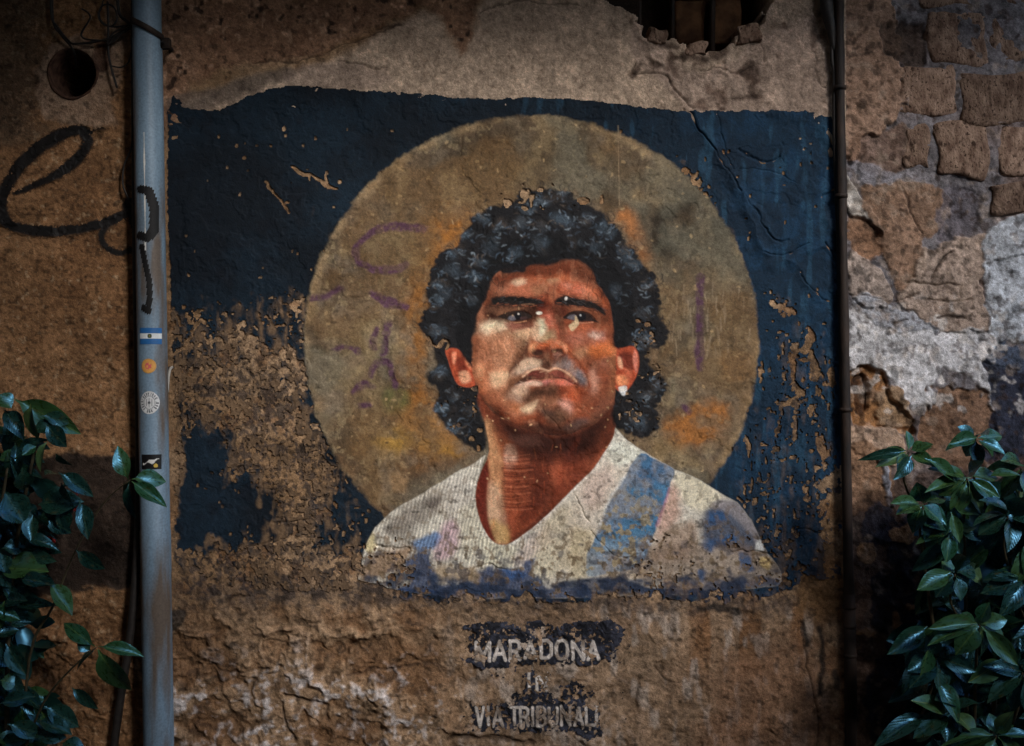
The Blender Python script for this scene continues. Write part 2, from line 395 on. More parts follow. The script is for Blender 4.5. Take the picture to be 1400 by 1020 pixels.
# top conglomerate and smooth tan render
top = field_poly(gw, [(190, -1200), (190, 118), (262, 112), (330, 90), (410, 78), (470, 56), (520, 30), (590, 8), (660, -14), (760, -1200)], 6, 9)
topc = mixc(A(126, 92, 70), A(164, 128, 102), n2)
topc = mixc(topc, A(196, 158, 130), sst(0.70, 0.80, fbm(X, Y, 9, 151, 2)) * 0.8)
topc = mixc(topc, A(46, 32, 26), sst(0.72, 0.80, fbm(X, Y, 11, 161, 2)) * 0.9)
gw.rgb = mixc(gw.rgb, topc, top)
tan = field_poly(gw, [(228, 152), (300, 122), (345, 104), (420, 92), (480, 70), (530, 36), (600, 12), (670, -14), (760, -400), (1200, -400), (1200, 190), (930, 170), (560, 150)], 8, 5)
tanc = mixc(A(170, 148, 128), A(198, 174, 152), n1)
tanc = mixc(tanc, A(108, 84, 66), sst(0.62, 0.8, fbm(X, Y, 4, 171, 2)) * 0.4)
gw.rgb = mixc(gw.rgb, tanc, tan * (1 - top))
gw.put(gw.poly([(228, 150), (240, 126), (300, 120), (352, 100), (398, 92), (396, 108), (340, 128), (290, 148)], 4, 6), A(106, 92, 82), 0.8)
gw.put(gw.poly([(395, 95), (470, 85), (520, 95), (535, 115), (470, 122), (400, 116)], 8, 8), A(150, 130, 118), 0.6)
gw.put(gw.poly([(868, 30), (905, 60), (940, 100), (1000, 80), (1050, 40), (1130, 30), (1150, 150), (950, 150), (925, 135), (885, 100), (868, 88)], 5, 8), A(178, 154, 138), 0.75)
crv = sst(.62, .40, ridged(X + 14 * gw.wx, Y + 14 * gw.wy, 46, 71, 4)) * field_poly(gw, [(862, 20), (905, 55), (1000, 76), (1050, 30), (1140, 10), (1146, 150), (950, 150), (900, 120), (862, 96)], 8, 10)
gw.rgb = mixc(gw.rgb, A(86, 62, 50), sst(.5, 1, crv) * sst(.5, .68, n2) * .7)
for c in [(912, 62, 14, 6), (900, 92, 10, 5), (940, 80, 26, 6), (1024, 92, 10, 14), (1022, 130, 22, 4), (1030, 118, 5, 16), (980, 72, 16, 8), (870, 96, 8, 10)]:
    gw.put(gw.poly(ell(*c), 3, 10), A(70, 52, 42), 0.8)
# the patch round the vent hole
patch = field_poly(gw, [(150, -260), (148, 60), (110, 50), (70, 60), (48, 110), (62, 160), (110, 172), (160, 168), (152, 140), (178, 60), (186, -200)], 4, 9)
gw.rgb = mixc(gw.rgb, mixc(A(140, 112, 90), A(176, 150, 128), n2), patch * 0.85)
gw.put(gw.poly([(132, 60), (150, 58), (150, 96), (128, 94)], 2, 3), A(92, 64, 52), 0.8)
# lower eroded zone
low = sst(795, 850, Y + 30 * gw.wx)
lowc = mixc(A(136, 106, 78), A(178, 148, 118), n2)
rg = ridged(X + 22 * gw.wx, (Y + 22 * gw.wy) * 1.15, 95, 31, 4)
lowc = mixc(lowc, A(110, 76, 48), sst(0.55, 0.25, rg) * 0.7)
lowc = mixc(lowc, A(70, 52, 40), sst(0.60, 0.74, fbm(X + 8 * gw.wx, Y + 8 * gw.wy, 15, 195, 3, 1.5)) * 0.6)
rg2 = ridged(X + 16 * gw.wx, Y + 16 * gw.wy, 38, 35, 3)
wh = np.clip(sst(0.58, 0.88, rg + 0.7 * (n3 - 0.5)) + .6 * sst(.66, .9, rg2 + .4 * (n3 - .5)), 0, 1) * (sst(640, 520, X + 60 * gw.wy) + .45 * sst(900, 820, X)).clip(0, 1) * sst(850, 960, Y)
lowc = mixc(lowc, A(208, 200, 198), wh * 0.82)
lr = sst(560, 700, X) * sst(1140, 1100, X)
lowc = mixc(lowc, mixc(A(134, 108, 86), A(160, 136, 112), n1), lr * 0.6)
streak = fbm(X, Y, 26, 181, 3, 0.12)
lowc = mixc(lowc, A(126, 84, 48), sst(0.58, 0.72, streak) * sst(880, 930, X) * sst(960, 860, Y) * 0.7)
lowc = mixc(lowc, A(182, 168, 156), sst(0.56, 0.72, fbm(X, Y, 14, 191, 4, 0.4)) * lr * 0.6)
gw.rgb = mixc(gw.rgb, lowc, low * (1 - left))
redr = field_poly(gw, [(1000, 900), (1110, 870), (1140, 1000), (1120, 1060), (960, 1060), (970, 960)], 25, 20)
gw.put((np.s_[:, :], redr), A(128, 92, 68), 0.6)
# grey damp speckle across the peeled lower left of the mural
dk = np.maximum(sst(0.52, 0.66, fbm(X, Y, 10, 201, 3)), sst(.55, .68, fbm(X, Y, 4.5, 205, 2))) * sst(230, 260, X) * sst(1150, 1100, X) * sst(430, 520, Y) * sst(870, 800, Y)
gw.rgb = mixc(gw.rgb, A(44, 43, 48), dk * 0.72)
gw.put(gw.poly([(238, 800), (330, 790), (520, 796), (700, 815), (1050, 820), (1060, 836), (700, 830), (500, 822), (330, 828), (240, 812)], 8, 18), A(50, 48, 52), 0.40)
# dark band low on the left, behind the shrub
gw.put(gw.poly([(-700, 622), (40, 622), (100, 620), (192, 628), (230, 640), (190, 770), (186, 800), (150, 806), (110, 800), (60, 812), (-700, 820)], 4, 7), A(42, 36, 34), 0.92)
gw.put(gw.poly([(228, 838), (254, 834), (250, 852), (240, 862), (228, 866)], 1.5, 1), A(46, 42, 40), 0.85)
# dark runs by the iron pipe
for pts, w in [([(1099, 848), (1103, 880)], 6), ([(1122, 856), (1124, 900), (1122, 945)], 7), ([(1140, 915), (1144, 940)], 9), ([(1112, 808), (1130, 816), (1150, 816)], 9), ([(955, 828), (985, 832), (1008, 836)], 9)]:
    gw.put(gw.line(pts, w, 2.5, 5), A(30, 28, 28), 0.85)
gw.put(gw.poly([(1090, 790), (1150, 770), (1150, 840), (1095, 840)], 8, 10), A(160, 118, 74), 0.6)
# darker lines along the deeper cracks
for pts, w, dep in CRACKS:
    if dep > 5: gw.put(gw.line(pts, w * 0.7, 1.2, 5), A(60, 44, 34), 0.7)
st2 = fbm(X + 10 * gw.wx, Y + 10 * gw.wy, 34, 65, 3)
gw.rgb *= (.86 + .10 * sst(.47, .487, st2) + .12 * sst(.56, .575, st2) + .06 * sst(.40, .415, st2))[..., None]
gw.rgb *= ((0.78 + 0.44 * n3) * (.84 + .32 * fbm(X, Y, 4, 211, 2)))[..., None]
pit = sst(.68, .76, fbm(X, Y, 7, 221, 2)); gw.rgb *= (1 - .5 * pit * (1 - .8 * tan))[..., None]
# ---- openings: vent hole and niche
d = np.hypot(X - HOLE[0], Y - HOLE[1])
H = np.where(d < HOLE[2], -330.0, H)
ni = field_poly(gw, NICHE, 0, 12)
H = np.where(ni > 0.5, -330.0, H)
gw.put((np.s_[:, :], (ni > 0.5).astype(np.float32)), A(52, 42, 36), 1)
gw.put((np.s_[:, :], (d < HOLE[2]).astype(np.float32)), A(52, 42, 36), 1)
V = np.stack([(X - 700) * S, -H / 1000.0, ZC - (Y - 510) * S], -1).reshape(-1, 3)
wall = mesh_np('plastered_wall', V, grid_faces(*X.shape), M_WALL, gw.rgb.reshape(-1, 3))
tag(wall, 'tan plastered street wall, flaking and eroded, that carries the painted mural', 'wall')

def height_at(px, py):
    i = int(np.clip(np.searchsorted(gw.xs, px), 0, len(gw.xs) - 1)); j = int(np.clip(np.searchsorted(gw.ys, py), 0, len(gw.ys) - 1))
    return float(H[j, i]) / 1000.0

# clay sleeve in the vent hole
def ring(name, cx, cy, r0, r1, yf, yb, mat, parent):
    V, F = [], []; n = 32
    for i in range(n):
        a = 2 * math.pi * i / n; c, s = math.cos(a), math.sin(a)
        jit = 1 + 0.02 * math.sin(3 * a + 1) + 0.015 * math.sin(7 * a)
        for rr, yy in ((r0, yb), (r0, yf), (r1 * jit, yf + 0.003), (r1 * jit, yb)):
            V.append((wx(cx) + rr * c, yy, wz(cy) + rr * s))
    for i in range(n):
        j = (i + 1) % n
        for k in range(3): F.append((4 * i + k, 4 * j + k, 4 * j + k + 1, 4 * i + k + 1))
    return poly_mesh(name, V, F, mat, parent, True)
yv = -height_at(HOLE[0] + 40, HOLE[1])
ring('vent_sleeve', HOLE[0], HOLE[1], 32.5 * S, 35.5 * S, yv - 0.004, 0.30, M_SLEEVE, wall)
# blocks and bars in the broken niche
def block(name, px0, px1, py0, py1, y0, y1, mat, parent, seed, jit=3.0, bulge=0.012):
    """a rough-hewn rounded block given by its face in photo pixels; y0 front, y1 back"""
    nx, ny = 12, 11
    rr = random.Random(seed)
    cx, cy = (px0 + px1) / 2, (py0 + py1) / 2; hx, hy = (px1 - px0) / 2, (py1 - py0) / 2
    V, F = [], []
    ph = [rr.uniform(0, 6.28) for _ in range(6)]
    sk = [rr.uniform(-0.07, 0.07) for _ in range(4)]
    def warpq(u, v):
        x = cx + hx * (u + sk[0] * v + sk[1] * u * v) + jit * 0.5 * math.sin(3.1 * v + ph[0]) * abs(u)
        y = cy + hy * (v + sk[2] * u + sk[3] * u * v) + jit * 0.5 * math.sin(2.7 * u + ph[1]) * abs(v)
        return x, y
    for j in range(ny):
        for i in range(nx):
            u = -1 + 2 * i / (nx - 1); v = -1 + 2 * j / (ny - 1)
            u = math.copysign(1 - (1 - abs(u)) ** 1.9, u); v = math.copysign(1 - (1 - abs(v)) ** 1.9, v)
            # rounded corners
            m = max(abs(u), abs(v)); L = (abs(u) ** 12 + abs(v) ** 12) ** (1 / 12)
            k = m / L if L > 0 else 1
            x, y = warpq(u * k, v * k)
            edge = max(abs(u), abs(v))
            yy = y0 + bulge * (edge ** 22) * 1.3 - bulge * 0.5 * (math.sin(4 * u + ph[2]) * math.sin(3.5 * v + ph[3])) - rr.uniform(-1, 1) * 0.0034
            V.append((wx(x), yy, wz(y)))
    idx = lambda i, j: j * nx + i
    for j in range(ny - 1):
        for i in range(nx - 1): F.append((idx(i, j), idx(i, j + 1), idx(i + 1, j + 1), idx(i + 1, j)))
    loop = [idx(i, 0) for i in range(nx)] + [idx(nx - 1, j) for j in range(1, ny)] + [idx(i, ny - 1) for i in range(nx - 2, -1, -1)] + [idx(0, j) for j in range(ny - 2, 0, -1)]
    b0 = len(V)
    for k in loop: V.append((V[k][0], y1, V[k][2]))
    n = len(loop)
    for a in range(n): F.append((loop[a], loop[(a + 1) % n], b0 + (a + 1) % n, b0 + a))
    return poly_mesh(name, V, F, mat, parent, True)
for k, q in enumerate([(929, 970, -12, 47), (982, 1022, -16, 48), (930, 972, 48, 66), (930, 1020, -60, -16)]):
    block('brick', *q, 0.10 + 0.01 * k, 0.30, M_BRICKIN, wall, 300 + k, 1.5, 0.006)
for px, r in [(876, 0.007), (922, 0.008), (977, 0.011)]:
    tube('bar', [(wx(px), 0.05, wz(70)), (wx(px + 1), 0.05, wz(-75))], r, M_RUST, wall, 8, 1)
for k, q in enumerate([(886, 912, 40, 60), (938, 966, 58, 76), (1008, 1040, 34, 60)]):
    block('stone', *q, -0.012 - R.uniform(0, .012), 0.12, M_STONE, wall, 340 + k, 4.0, 0.010)

# ================================================================== THE MURAL (a coat of paint lying on the plaster)
exec_mural = True
gm = Grid(np.arange(224, 1158, 1.0), np.arange(112, 834, 1.0), 950)
Hm = plaster_height(gm)
MX, MY = gm.X, gm.Y
def f1(*p): return [(560 + u / 3.889, 240 + v / 3.889) for u, v in p]
def f2(*p): return [(560 + u / 3.889, 440 + v / 3.889) for u, v in p]
def f3(*p): return [(640 + u / 5.1, 370 + v / 5.1) for u, v in p]
def f4(*p): return [(470 + u / 4.375, 600 + v / 4.375) for u, v in p]
def f5(*p): return [(780 + u / 4.375, 600 + v / 4.375) for u, v in p]
def f6(*p): return [(350 + u / 3.0, 280 + v / 3.0) for u, v in p]
def f7(*p): return [(860 + u / 2.684, 280 + v / 2.684) for u, v in p]
def e1(*p): return [(660 + u / 10.2, 390 + v / 10.2) for u, v in p]
def e2(*p): return [(740 + u / 10.2, 390 + v / 10.2) for u, v in p]
def m6(*p): return [(690 + u / 7.846, 470 + v / 7.846) for u, v in p]
def B(pts, col, soft=3, a=1.0, warp=2.0, clip=None): gm.put(gm.poly(pts, soft, warp), P(*col), a, clip)
def Ls(pts, w, col, soft=1.2, a=1.0, warp=1.5, clip=None): gm.put(gm.line(pts, w, soft, warp), P(*col), a, clip)

q1 = fbm(MX, MY, 90, 401, 3); q2 = fbm(MX, MY, 24, 411, 3); q3 = fbm(MX, MY, 6, 421, 2); qv = fbm(MX, MY, 9, 431, 3, 0.2)
# --- blue ground
blue = mixc(A(14, 23, 32), A(21, 37, 50), sst(0.3, 0.75, q1))
blue = mixc(blue, A(26, 60, 88), sst(760, 1120, MX) * (0.35 + 0.4 * sst(0.45, 0.7, q2)))
blue = mixc(blue, A(48, 86, 112), sst(0.58, 0.75, qv) * 0.4 * sst(500, 900, MX))
blue = mixc(blue, A(14, 18, 26), sst(0.55, 0.75, q2) * sst(700, 400, MX) * 0.5)
gm.rgb = blue.copy()
# --- halo disc
HC = (727, 468, 310)
wob = 2.2 * gm.wx + 1.2 * gm.wy
hd = np.hypot(MX - HC[0], (MY - HC[1]) * 1.003) + wob
halo = sst(3.4, -3.4, hd - HC[2] + 5 * (q3 - .5))
hc = mixc(A(82, 70, 55), A(122, 106, 86), sst(0.3, 0.7, q1))
hc = mixc(hc, A(134, 124, 108), sst(0.52, 0.72, q2) * 0.5)
hc = mixc(hc, A(76, 62, 48), sst(0.52, 0.75, fbm(MX, MY, 14, 441, 3)) * 0.6)
hc = mixc(hc, A(170, 154, 120), sst(0.62, 0.75, fbm(MX, MY, 8, 445, 3)) * 0.45)
hc = hc * (.82 + .36 * fbm(MX, MY, 5, 447, 2, .35))[..., None]
gm.rgb = mixc(gm.rgb, hc, halo)
rim = halo * sst(16, 2, HC[2] - hd); gm.rgb = mixc(gm.rgb, A(172, 148, 112), rim * sst(0.35, 0.65, q2) * 0.7)
ring2 = halo * sst(70, 20, np.abs(HC[2] - hd - 66)); gm.rgb = mixc(gm.rgb, A(70, 58, 40), ring2 * sst(420, 250, MY) * 0.5)
gm.rgb = mixc(gm.rgb, A(150, 132, 100), halo * sst(.58, .74, fbm(MX, MY, 34, 449, 4)) * .5)
gm.rgb = mixc(gm.rgb, A(58, 48, 36), halo * sst(.60, .76, fbm(MX, MY, 44, 453, 4)) * .5)
hmod = halo * (.30 + .70 * sst(.34, .66, fbm(MX, MY, 17, 457, 4)))
def BH(pts, col, soft=10, a=0.7, warp=10): gm.put(gm.poly(pts, soft * 1.5 if soft > 4 else soft, warp), P(*col), a, hmod if soft > 4 else halo)
BH([(580, 300), (640, 285), (640, 350), (600, 400), (585, 470), (600, 560), (640, 610), (560, 640), (545, 560), (552, 470), (560, 380)], (134, 88, 38), 12, 0.85)
BH([(600, 310), (645, 290), (650, 320), (612, 345)], (150, 98, 42), 6, 0.8, 6)
BH([(840, 292), (866, 288), (882, 320), (890, 372), (872, 350), (852, 322)], (160, 104, 58), 6, 0.9, 6)
BH([(880, 290), (970, 270), (1010, 340), (970, 375), (895, 370)], (44, 38, 30), 14, 1.0)
BH([(440, 560), (500, 640), (520, 700), (480, 690), (440, 620)], (98, 76, 54), 12, .7)
BH([(860, 380), (900, 350), (940, 400), (935, 520), (915, 540), (905, 440)], (112, 108, 90), 14, 0.6)
BH([(940, 340), (1010, 350), (1030, 460), (1020, 540), (960, 530)], (118, 106, 84), 18, 0.55)
BH([(920, 570), (960, 552), (1000, 560), (985, 600), (930, 612), (905, 590)], (152, 98, 46), 7, 0.85, 9)
BH([(985, 490), (1020, 480), (1030, 510), (995, 520)], (150, 112, 70), 5, 0.8, 7)
BH([(880, 590), (930, 610), (960, 650), (900, 640)], (136, 120, 88), 10, 0.7)
BH(ell(540, 603, 28, 14), (164, 128, 40), 7, 0.9, 8); BH(ell(598, 612, 30, 12, 10), (150, 112, 40), 8, 0.7, 8)
BH(ell(541, 546, 16, 20), (66, 78, 42), 6, 0.85, 6)
BH([(520, 560), (600, 560), (620, 600), (520, 640), (470, 600)], (140, 112, 74), 16, 0.45)
BH([(500, 690), (560, 640), (640, 618), (660, 622), (600, 660), (540, 700), (512, 715)], (84, 66, 48), 9, 0.8)
BH([(510, 655), (545, 645), (560, 662), (525, 680)], (146, 120, 88), 5, 0.7, 6)
BH([(480, 440), (530, 430), (545, 520), (470, 560), (440, 500)], (132, 116, 84), 20, 0.5)
BH([(500, 320), (580, 310), (575, 360), (510, 372)], (120, 112, 86), 12, 0.55)
BH([(640, 230), (720, 190), (820, 190), (880, 240), (820, 250), (700, 262)], (88, 76, 56), 24, 0.6)
BH([(650, 280), (720, 250), (800, 255), (830, 275), (740, 262)], (78, 62, 42), 10, 0.6)
for k in range(420):       # cream flecks and scuffs
    x = R.uniform(430, 1030); y = R.uniform(170, 660)
    BH(ell(x, y, R.uniform(.8, 3.4), R.uniform(.7, 2.2), R.uniform(0, 180), 8), (172, 148, 110) if R.random() < .65 else (62, 48, 36), 1.0, R.uniform(.35, .85), 5)
for k in range(40):
    x = R.uniform(910, 1025); y = R.uniform(380, 480); l = R.uniform(8, 26)
    gm.put(gm.line([(x, y), (x + R.uniform(-2, 2), y + l)], R.uniform(1, 2.4), 1, 2), P(158, 144, 122), R.uniform(.3, .7), halo)
gm.put(gm.line([(845, 172), (846, 230), (847, 280)], 1.2, 0.8, 1), P(150, 130, 104), 0.6)

gm.rgb = mixc(gm.rgb, gm.rgb * np.array([1.03, .97, .93], np.float32), halo)
big = fbm(MX, MY, 85, 463, 4); gm.rgb = mixc(gm.rgb, A(116, 112, 96), halo * sst(.52, .68, big) * .5); gm.rgb = mixc(gm.rgb, A(118, 88, 54), halo * sst(.48, .34, big) * .45)
# --- purple scrawls sprayed on the halo
purple = np.zeros_like(MX)
for pts, w in [(f6((690, 100), (560, 88), (470, 120), (415, 180), (420, 230), (480, 265), (560, 266), (610, 246)), 8.5), (f6((480, 358), (530, 395), (620, 420)), [7, 13, 7]), (f6((228, 388), (290, 375), (350, 345)), 6),
               (f6((310, 590), (370, 585), (420, 605)), [2, 5, 10]), (f6((495, 510), (480, 590)), 7), (f6((545, 490), (520, 610)), 8), (f6((470, 690), (505, 645), (550, 660), (572, 740)), 8),
               (f6((395, 772), (440, 740), (480, 742)), [6, 10, 5]), (f6((430, 822), (460, 818)), 7), (f7((260, 268), (262, 420), (256, 500), (262, 600)), 9), (f7((200, 745), (220, 760)), 8)]:
    s, m = gm.line(pts, np.asarray(w) * 1.25 if hasattr(w, '__len__') else w * 1.25, 2.4, 4)
    purple[s] = np.maximum(purple[s], m)
purple *= halo * (0.55 + 0.45 * sst(0.35, 0.6, q3))
gm.rgb = mixc(gm.rgb, P(76, 48, 68), purple * 0.88)

# ------------------------------------------------- outlines of the figure
HAIR = [(575, 443), (584, 420), (586, 395), (590, 375), (598, 356), (619, 338), (634, 320), (646, 299), (670, 285), (699, 280), (714, 264), (740, 258), (773, 262), (788, 277), (812, 283), (832, 301), (846, 322), (864, 343), (880, 363), (896, 384), (899, 404), (905, 435), (911, 462), (893, 475), (880, 486), (902, 512), (907, 535), (897, 556), (895, 585), (876, 595), (850, 588), (835, 570), (840, 500), (800, 380), (700, 390), (650, 480), (655, 545), (664, 584), (663, 617), (634, 606), (611, 585), (594, 560), (599, 533), (582, 514), (596, 498), (592, 470)]
FACE = [(645, 497), (647, 446), (660, 410), (668, 390), (684, 370), (714, 364), (755, 356), (790, 354), (808, 368), (820, 392), (833, 415), (838, 446), (842, 475), (841, 520), (839, 552), (828, 564), (812, 580), (791, 589), (766, 596), (740, 593), (720, 587), (700, 578), (683, 569), (670, 560), (659, 543), (651, 526)]
NECK = [(655, 535), (663, 579), (669, 618), (656, 650), (650, 680), (657, 712), (669, 734), (683, 744), (699, 741), (728, 721), (756, 696), (790, 661), (812, 640), (834, 606), (841, 584), (840, 545), (760, 560)]
EARL = f2((192, 150), (225, 140), (262, 148), (300, 190), (330, 240), (350, 335), (300, 347), (255, 330), (225, 265), (205, 205))
EARR = f2((1085, 150), (1130, 140), (1190, 128), (1220, 180), (1212, 270), (1170, 350), (1125, 372), (1085, 330))
SHIRT = [(664, 622), (648, 634), (630, 642), (598, 662), (561, 684), (534, 700), (513, 721), (500, 746), (494, 770), (489, 792), (540, 806), (640, 818), (800, 816), (940, 812), (1068, 800), (1070, 787), (1063, 774), (1050, 758), (1040, 737), (1027, 710), (1008, 687), (981, 672), (954, 655), (922, 642), (878, 616), (855, 600), (841, 584), (832, 607), (803, 647), (780, 671), (756, 695), (728, 720), (699, 740), (683, 743), (669, 734), (657, 711), (650, 676), (654, 655)]
mHAIR = field_poly(gm, HAIR, 3.0, 6.0); mFACE = field_poly(gm, FACE, 1.4, 1.0); mNECK = field_poly(gm, NECK, 1.2, 0.6)
for q in crm(HAIR)[:102]:
    rr = R.uniform(3, 7); dx, dy = 745 - q[0], 430 - q[1]; L_ = math.hypot(dx, dy)
    if R.random() < .55:
        s, m = gm.poly(ell(q[0] + dx / L_ * (rr * .35), q[1] + dy / L_ * (rr * .35), rr, rr * .85), 1.6, 3); mHAIR[s] = np.maximum(mHAIR[s], m)
mEAR = np.maximum(field_poly(gm, EARL, 1.2, .6), field_poly(gm, EARR, 1.2, .6)); mSHIRT = gm.field(gm.poly(SHIRT, 1.3, 1.2, False))

fig0 = np.maximum.reduce([mHAIR, mFACE, mNECK, mEAR])
# --- shirt
n_r = MX * 1.0 + 0.22 * MY + 2.2 * gm.wx
rib = 0.5 + 0.5 * np.sin(n_r * (2 * math.pi / 5.0))
gm.rgb = mixc(gm.rgb, mixc(P(184, 174, 160), P(214, 206, 192), q2), mSHIRT)
def BS(pts, col, soft=5, a=0.8, warp=5): gm.put(gm.poly(pts, soft, warp), P(*col), a, mSHIRT)
BS(f4((300, 450), (560, 320), (610, 350), (520, 470), (360, 560), (230, 570)), (122, 112, 102), 7, .75)
BS(f4((480, 360), (600, 340), (520, 420)), (92, 80, 74), 5, .6)
BS(f4((560, 560), (640, 470), (695, 600), (650, 710), (550, 710)), (182, 146, 158), 6, .7)
BS(f4((620, 240), (760, 230), (780, 400), (700, 520), (620, 420)), (196, 188, 178), 8, .6)
BS(f4((690, 420), (780, 400), (830, 560), (760, 740), (690, 640)), (196, 188, 164), 8, .5)
BS(f4((250, 520), (420, 540), (430, 650), (300, 620)), (126, 118, 108), 6, .6)
BS(f4((830, 590), (960, 640), (1040, 640), (1000, 770), (830, 750)), (208, 202, 178), 6, .7)
BS(f4((430, 610), (540, 545), (575, 600), (530, 670), (430, 670)), (74, 112, 158), 4, .85)
BS(f4((1000, 700), (1200, 520), (1250, 600), (1150, 740), (1050, 760)), (188, 170, 160), 8, .7)
BS(f4((1200, 480), (1400, 400), (1400, 720), (1200, 820), (1150, 740)), (170, 154, 124), 10, .6)
BS(f4((1140, 680), (1260, 640), (1270, 800), (1140, 820)), (206, 196, 172), 6, .7)
leftrib = mSHIRT * sst(790, 700, MX); gm.rgb *= (1 - leftrib * (0.46 * (1 - rib) - 0.08))[..., None]
BS(f4((100, 760), (200, 670), (390, 640), (400, 700), (320, 800), (100, 840)), (138, 112, 88), 5, .9, 8)
BS(ell(508, 740, 9, 14), (222, 196, 150), 4, .9, 5)
BS(f4((520, 760), (700, 770), (800, 760), (720, 850), (560, 830)), (156, 134, 106), 5, .8, 7)
for pts in [f4((390, 720), (520, 680), (530, 820), (650, 860), (760, 840), (830, 770), (1000, 790), (1150, 710), (1140, 850), (1400, 870), (1420, 960), (1000, 985), (600, 975), (280, 940), (330, 880), (380, 840)),
            f4((230, 900), (500, 890), (640, 960), (300, 960))]:
    BS(pts, (30, 52, 88), 4, .88, 9)
BS(f4((930, 780), (1020, 770), (1080, 800), (1000, 850)), (48, 84, 134), 5, .7, 7)
BS(f4((680, 790), (800, 770), (830, 820), (720, 850)), (128, 108, 82), 4, .8, 7)
# right half
BS(f5((0, 330), (120, 200), (260, 60), (380, 110), (300, 260), (200, 430), (120, 660), (0, 760)), (196, 182, 166), 8, .6)
BS(f5((220, 40), (330, 20), (430, 90), (330, 160), (250, 140)), (218, 212, 198), 6, .8)
BS(f5((120, 200), (250, 180), (230, 330), (120, 420), (60, 330)), (186, 160, 148), 10, .6)
BS(f5((0, 560), (150, 560), (120, 800), (0, 830)), (172, 156, 122), 8, .7)
BS(f5((640, 220), (760, 235), (900, 330), (880, 400), (780, 450), (660, 340)), (210, 200, 174), 6, .8)
BS(f5((600, 270), (660, 350), (650, 480), (540, 580), (520, 500)), (182, 140, 122), 8, .75)
BS(f5((540, 560), (720, 500), (760, 580), (700, 720), (480, 720)), (152, 126, 106), 8, .8)
BS(f5((780, 450), (980, 370), (1080, 470), (1180, 680), (1000, 690), (820, 620)), (54, 66, 88), 7, .92)
BS(f5((460, 660), (860, 620), (1200, 690), (1290, 850), (460, 860)), (124, 104, 88), 9, .75)
BS(f5((160, 700), (400, 700), (460, 830), (180, 820)), (160, 134, 104), 8, .6)
for pts in [f5((830, 450), (930, 430), (940, 490), (840, 500)), f5((890, 590), (990, 580), (1000, 640), (910, 640)), f5((1000, 700), (1080, 710), (1080, 780), (1010, 760)), f5((770, 790), (820, 790), (810, 840), (770, 840)), f5((820, 590), (880, 600), (860, 690), (820, 660))]:
    BS(pts, (44, 78, 118), 4, .85, 8)
BS(f5((100, 830), (240, 820), (400, 860), (860, 850), (1250, 830), (1260, 960), (100, 950)), (38, 48, 74), 5, .82, 10)
BS(f5((840, 400), (960, 370), (1060, 440), (1150, 600), (1110, 620), (1000, 480), (900, 420)), (150, 142, 142), 4, .7, 5)
BS(ell(1040, 746, 7, 9, 30), (216, 210, 204), 2.5, .95, 3); BS(ell(1046, 770, 6, 9, -20), (196, 168, 112), 3, .9, 4)
# collar edges
Ls(f4((1010, 620), (1130, 530), (1250, 420), (1390, 285)), 3.2, (222, 206, 196), 1.2, .8, 1, mSHIRT)
Ls([(690, 743), (728, 722), (757, 697), (791, 662), (813, 640), (834, 608)], 4, (214, 200, 188), 2, .6, 1, mSHIRT)
# blue sash stripe
STRIPE = f5((420, 85), (520, 130), (625, 190), (595, 280), (540, 470), (480, 640), (430, 730), (330, 790), (220, 800), (110, 815), (95, 720), (165, 550), (215, 400), (330, 215))
mSTR = gm.field(gm.poly(STRIPE, 1.6, 3)) * mSHIRT
stc = mixc(P(28, 78, 118), P(54, 108, 144), sst(0.3, 0.7, q2))
stc = mixc(stc, P(34, 74, 116), sst(0.5, 0.7, q1) * 0.5)
gm.rgb = mixc(gm.rgb, stc, mSTR * (.95 - .4 * sst(720, 780, MY)) * (.7 + .3 * sst(.35, .55, q2)))
fl = sst(0.53, 0.62, fbm(MX, MY, 8, 461, 3)) * sst(640, 720, MY) * mSTR; gm.rgb = mixc(gm.rgb, P(146, 130, 98), fl * 0.85)
Ls(f5((590, 300), (560, 400), (520, 520)), 4, (176, 120, 128), 2, .7)
Ls(f5((330, 215), (220, 390), (170, 540)), 3.5, (218, 206, 198), 2, .7)
# weathering of the lower shirt
spk = sst(0.56, 0.70, fbm(MX, MY, 7, 471, 3)) * mSHIRT; gm.rgb = mixc(gm.rgb, P(104, 86, 64), spk * (0.35 + 0.45 * sst(680, 780, MY)))
spk = sst(0.62, 0.72, fbm(MX, MY, 12, 475, 3)) * mSHIRT * sst(690, 770, MY); gm.rgb = mixc(gm.rgb, P(52, 54, 66), spk * 0.6)

# --- neck
gm.rgb = mixc(gm.rgb, mixc(P(112, 58, 40), P(140, 78, 55), q2), mNECK)
def BN(pts, col, soft=6, a=0.8, warp=3): gm.put(gm.poly(pts, soft, warp), P(*col), a, mNECK)
BN(f2((395, 520), (450, 560), (480, 660), (500, 800), (500, 1010), (420, 1010), (430, 840), (415, 700)), (186, 146, 108), 5, .85)
BN(f2((440, 560), (500, 600), (540, 640), (480, 700), (455, 640)), (150, 90, 60), 6, .7)
BN(f2((505, 670), (550, 655), (572, 710), (562, 770), (520, 780)), (214, 184, 164), 5, .75)
BN(f2((500, 760), (600, 760), (640, 1010), (500, 1010)), (134, 70, 46), 6, .7)
BN(f2((480, 520), (640, 560), (760, 600), (900, 580), (1040, 470), (1085, 430), (1090, 520), (1000, 640), (960, 700), (840, 720), (700, 730), (600, 690), (540, 620)), (62, 30, 20), 8, .92)
BN(f2((520, 600), (660, 610), (700, 660), (600, 660)), (120, 84, 74), 5, .6)
BN(f2((1000, 620), (1085, 470), (1090, 570), (960, 760), (860, 860), (840, 800)), (142, 80, 56), 9, .7)
BN(f2((760, 720), (900, 700), (940, 760), (840, 900), (760, 900)), (148, 78, 54), 8, .65)
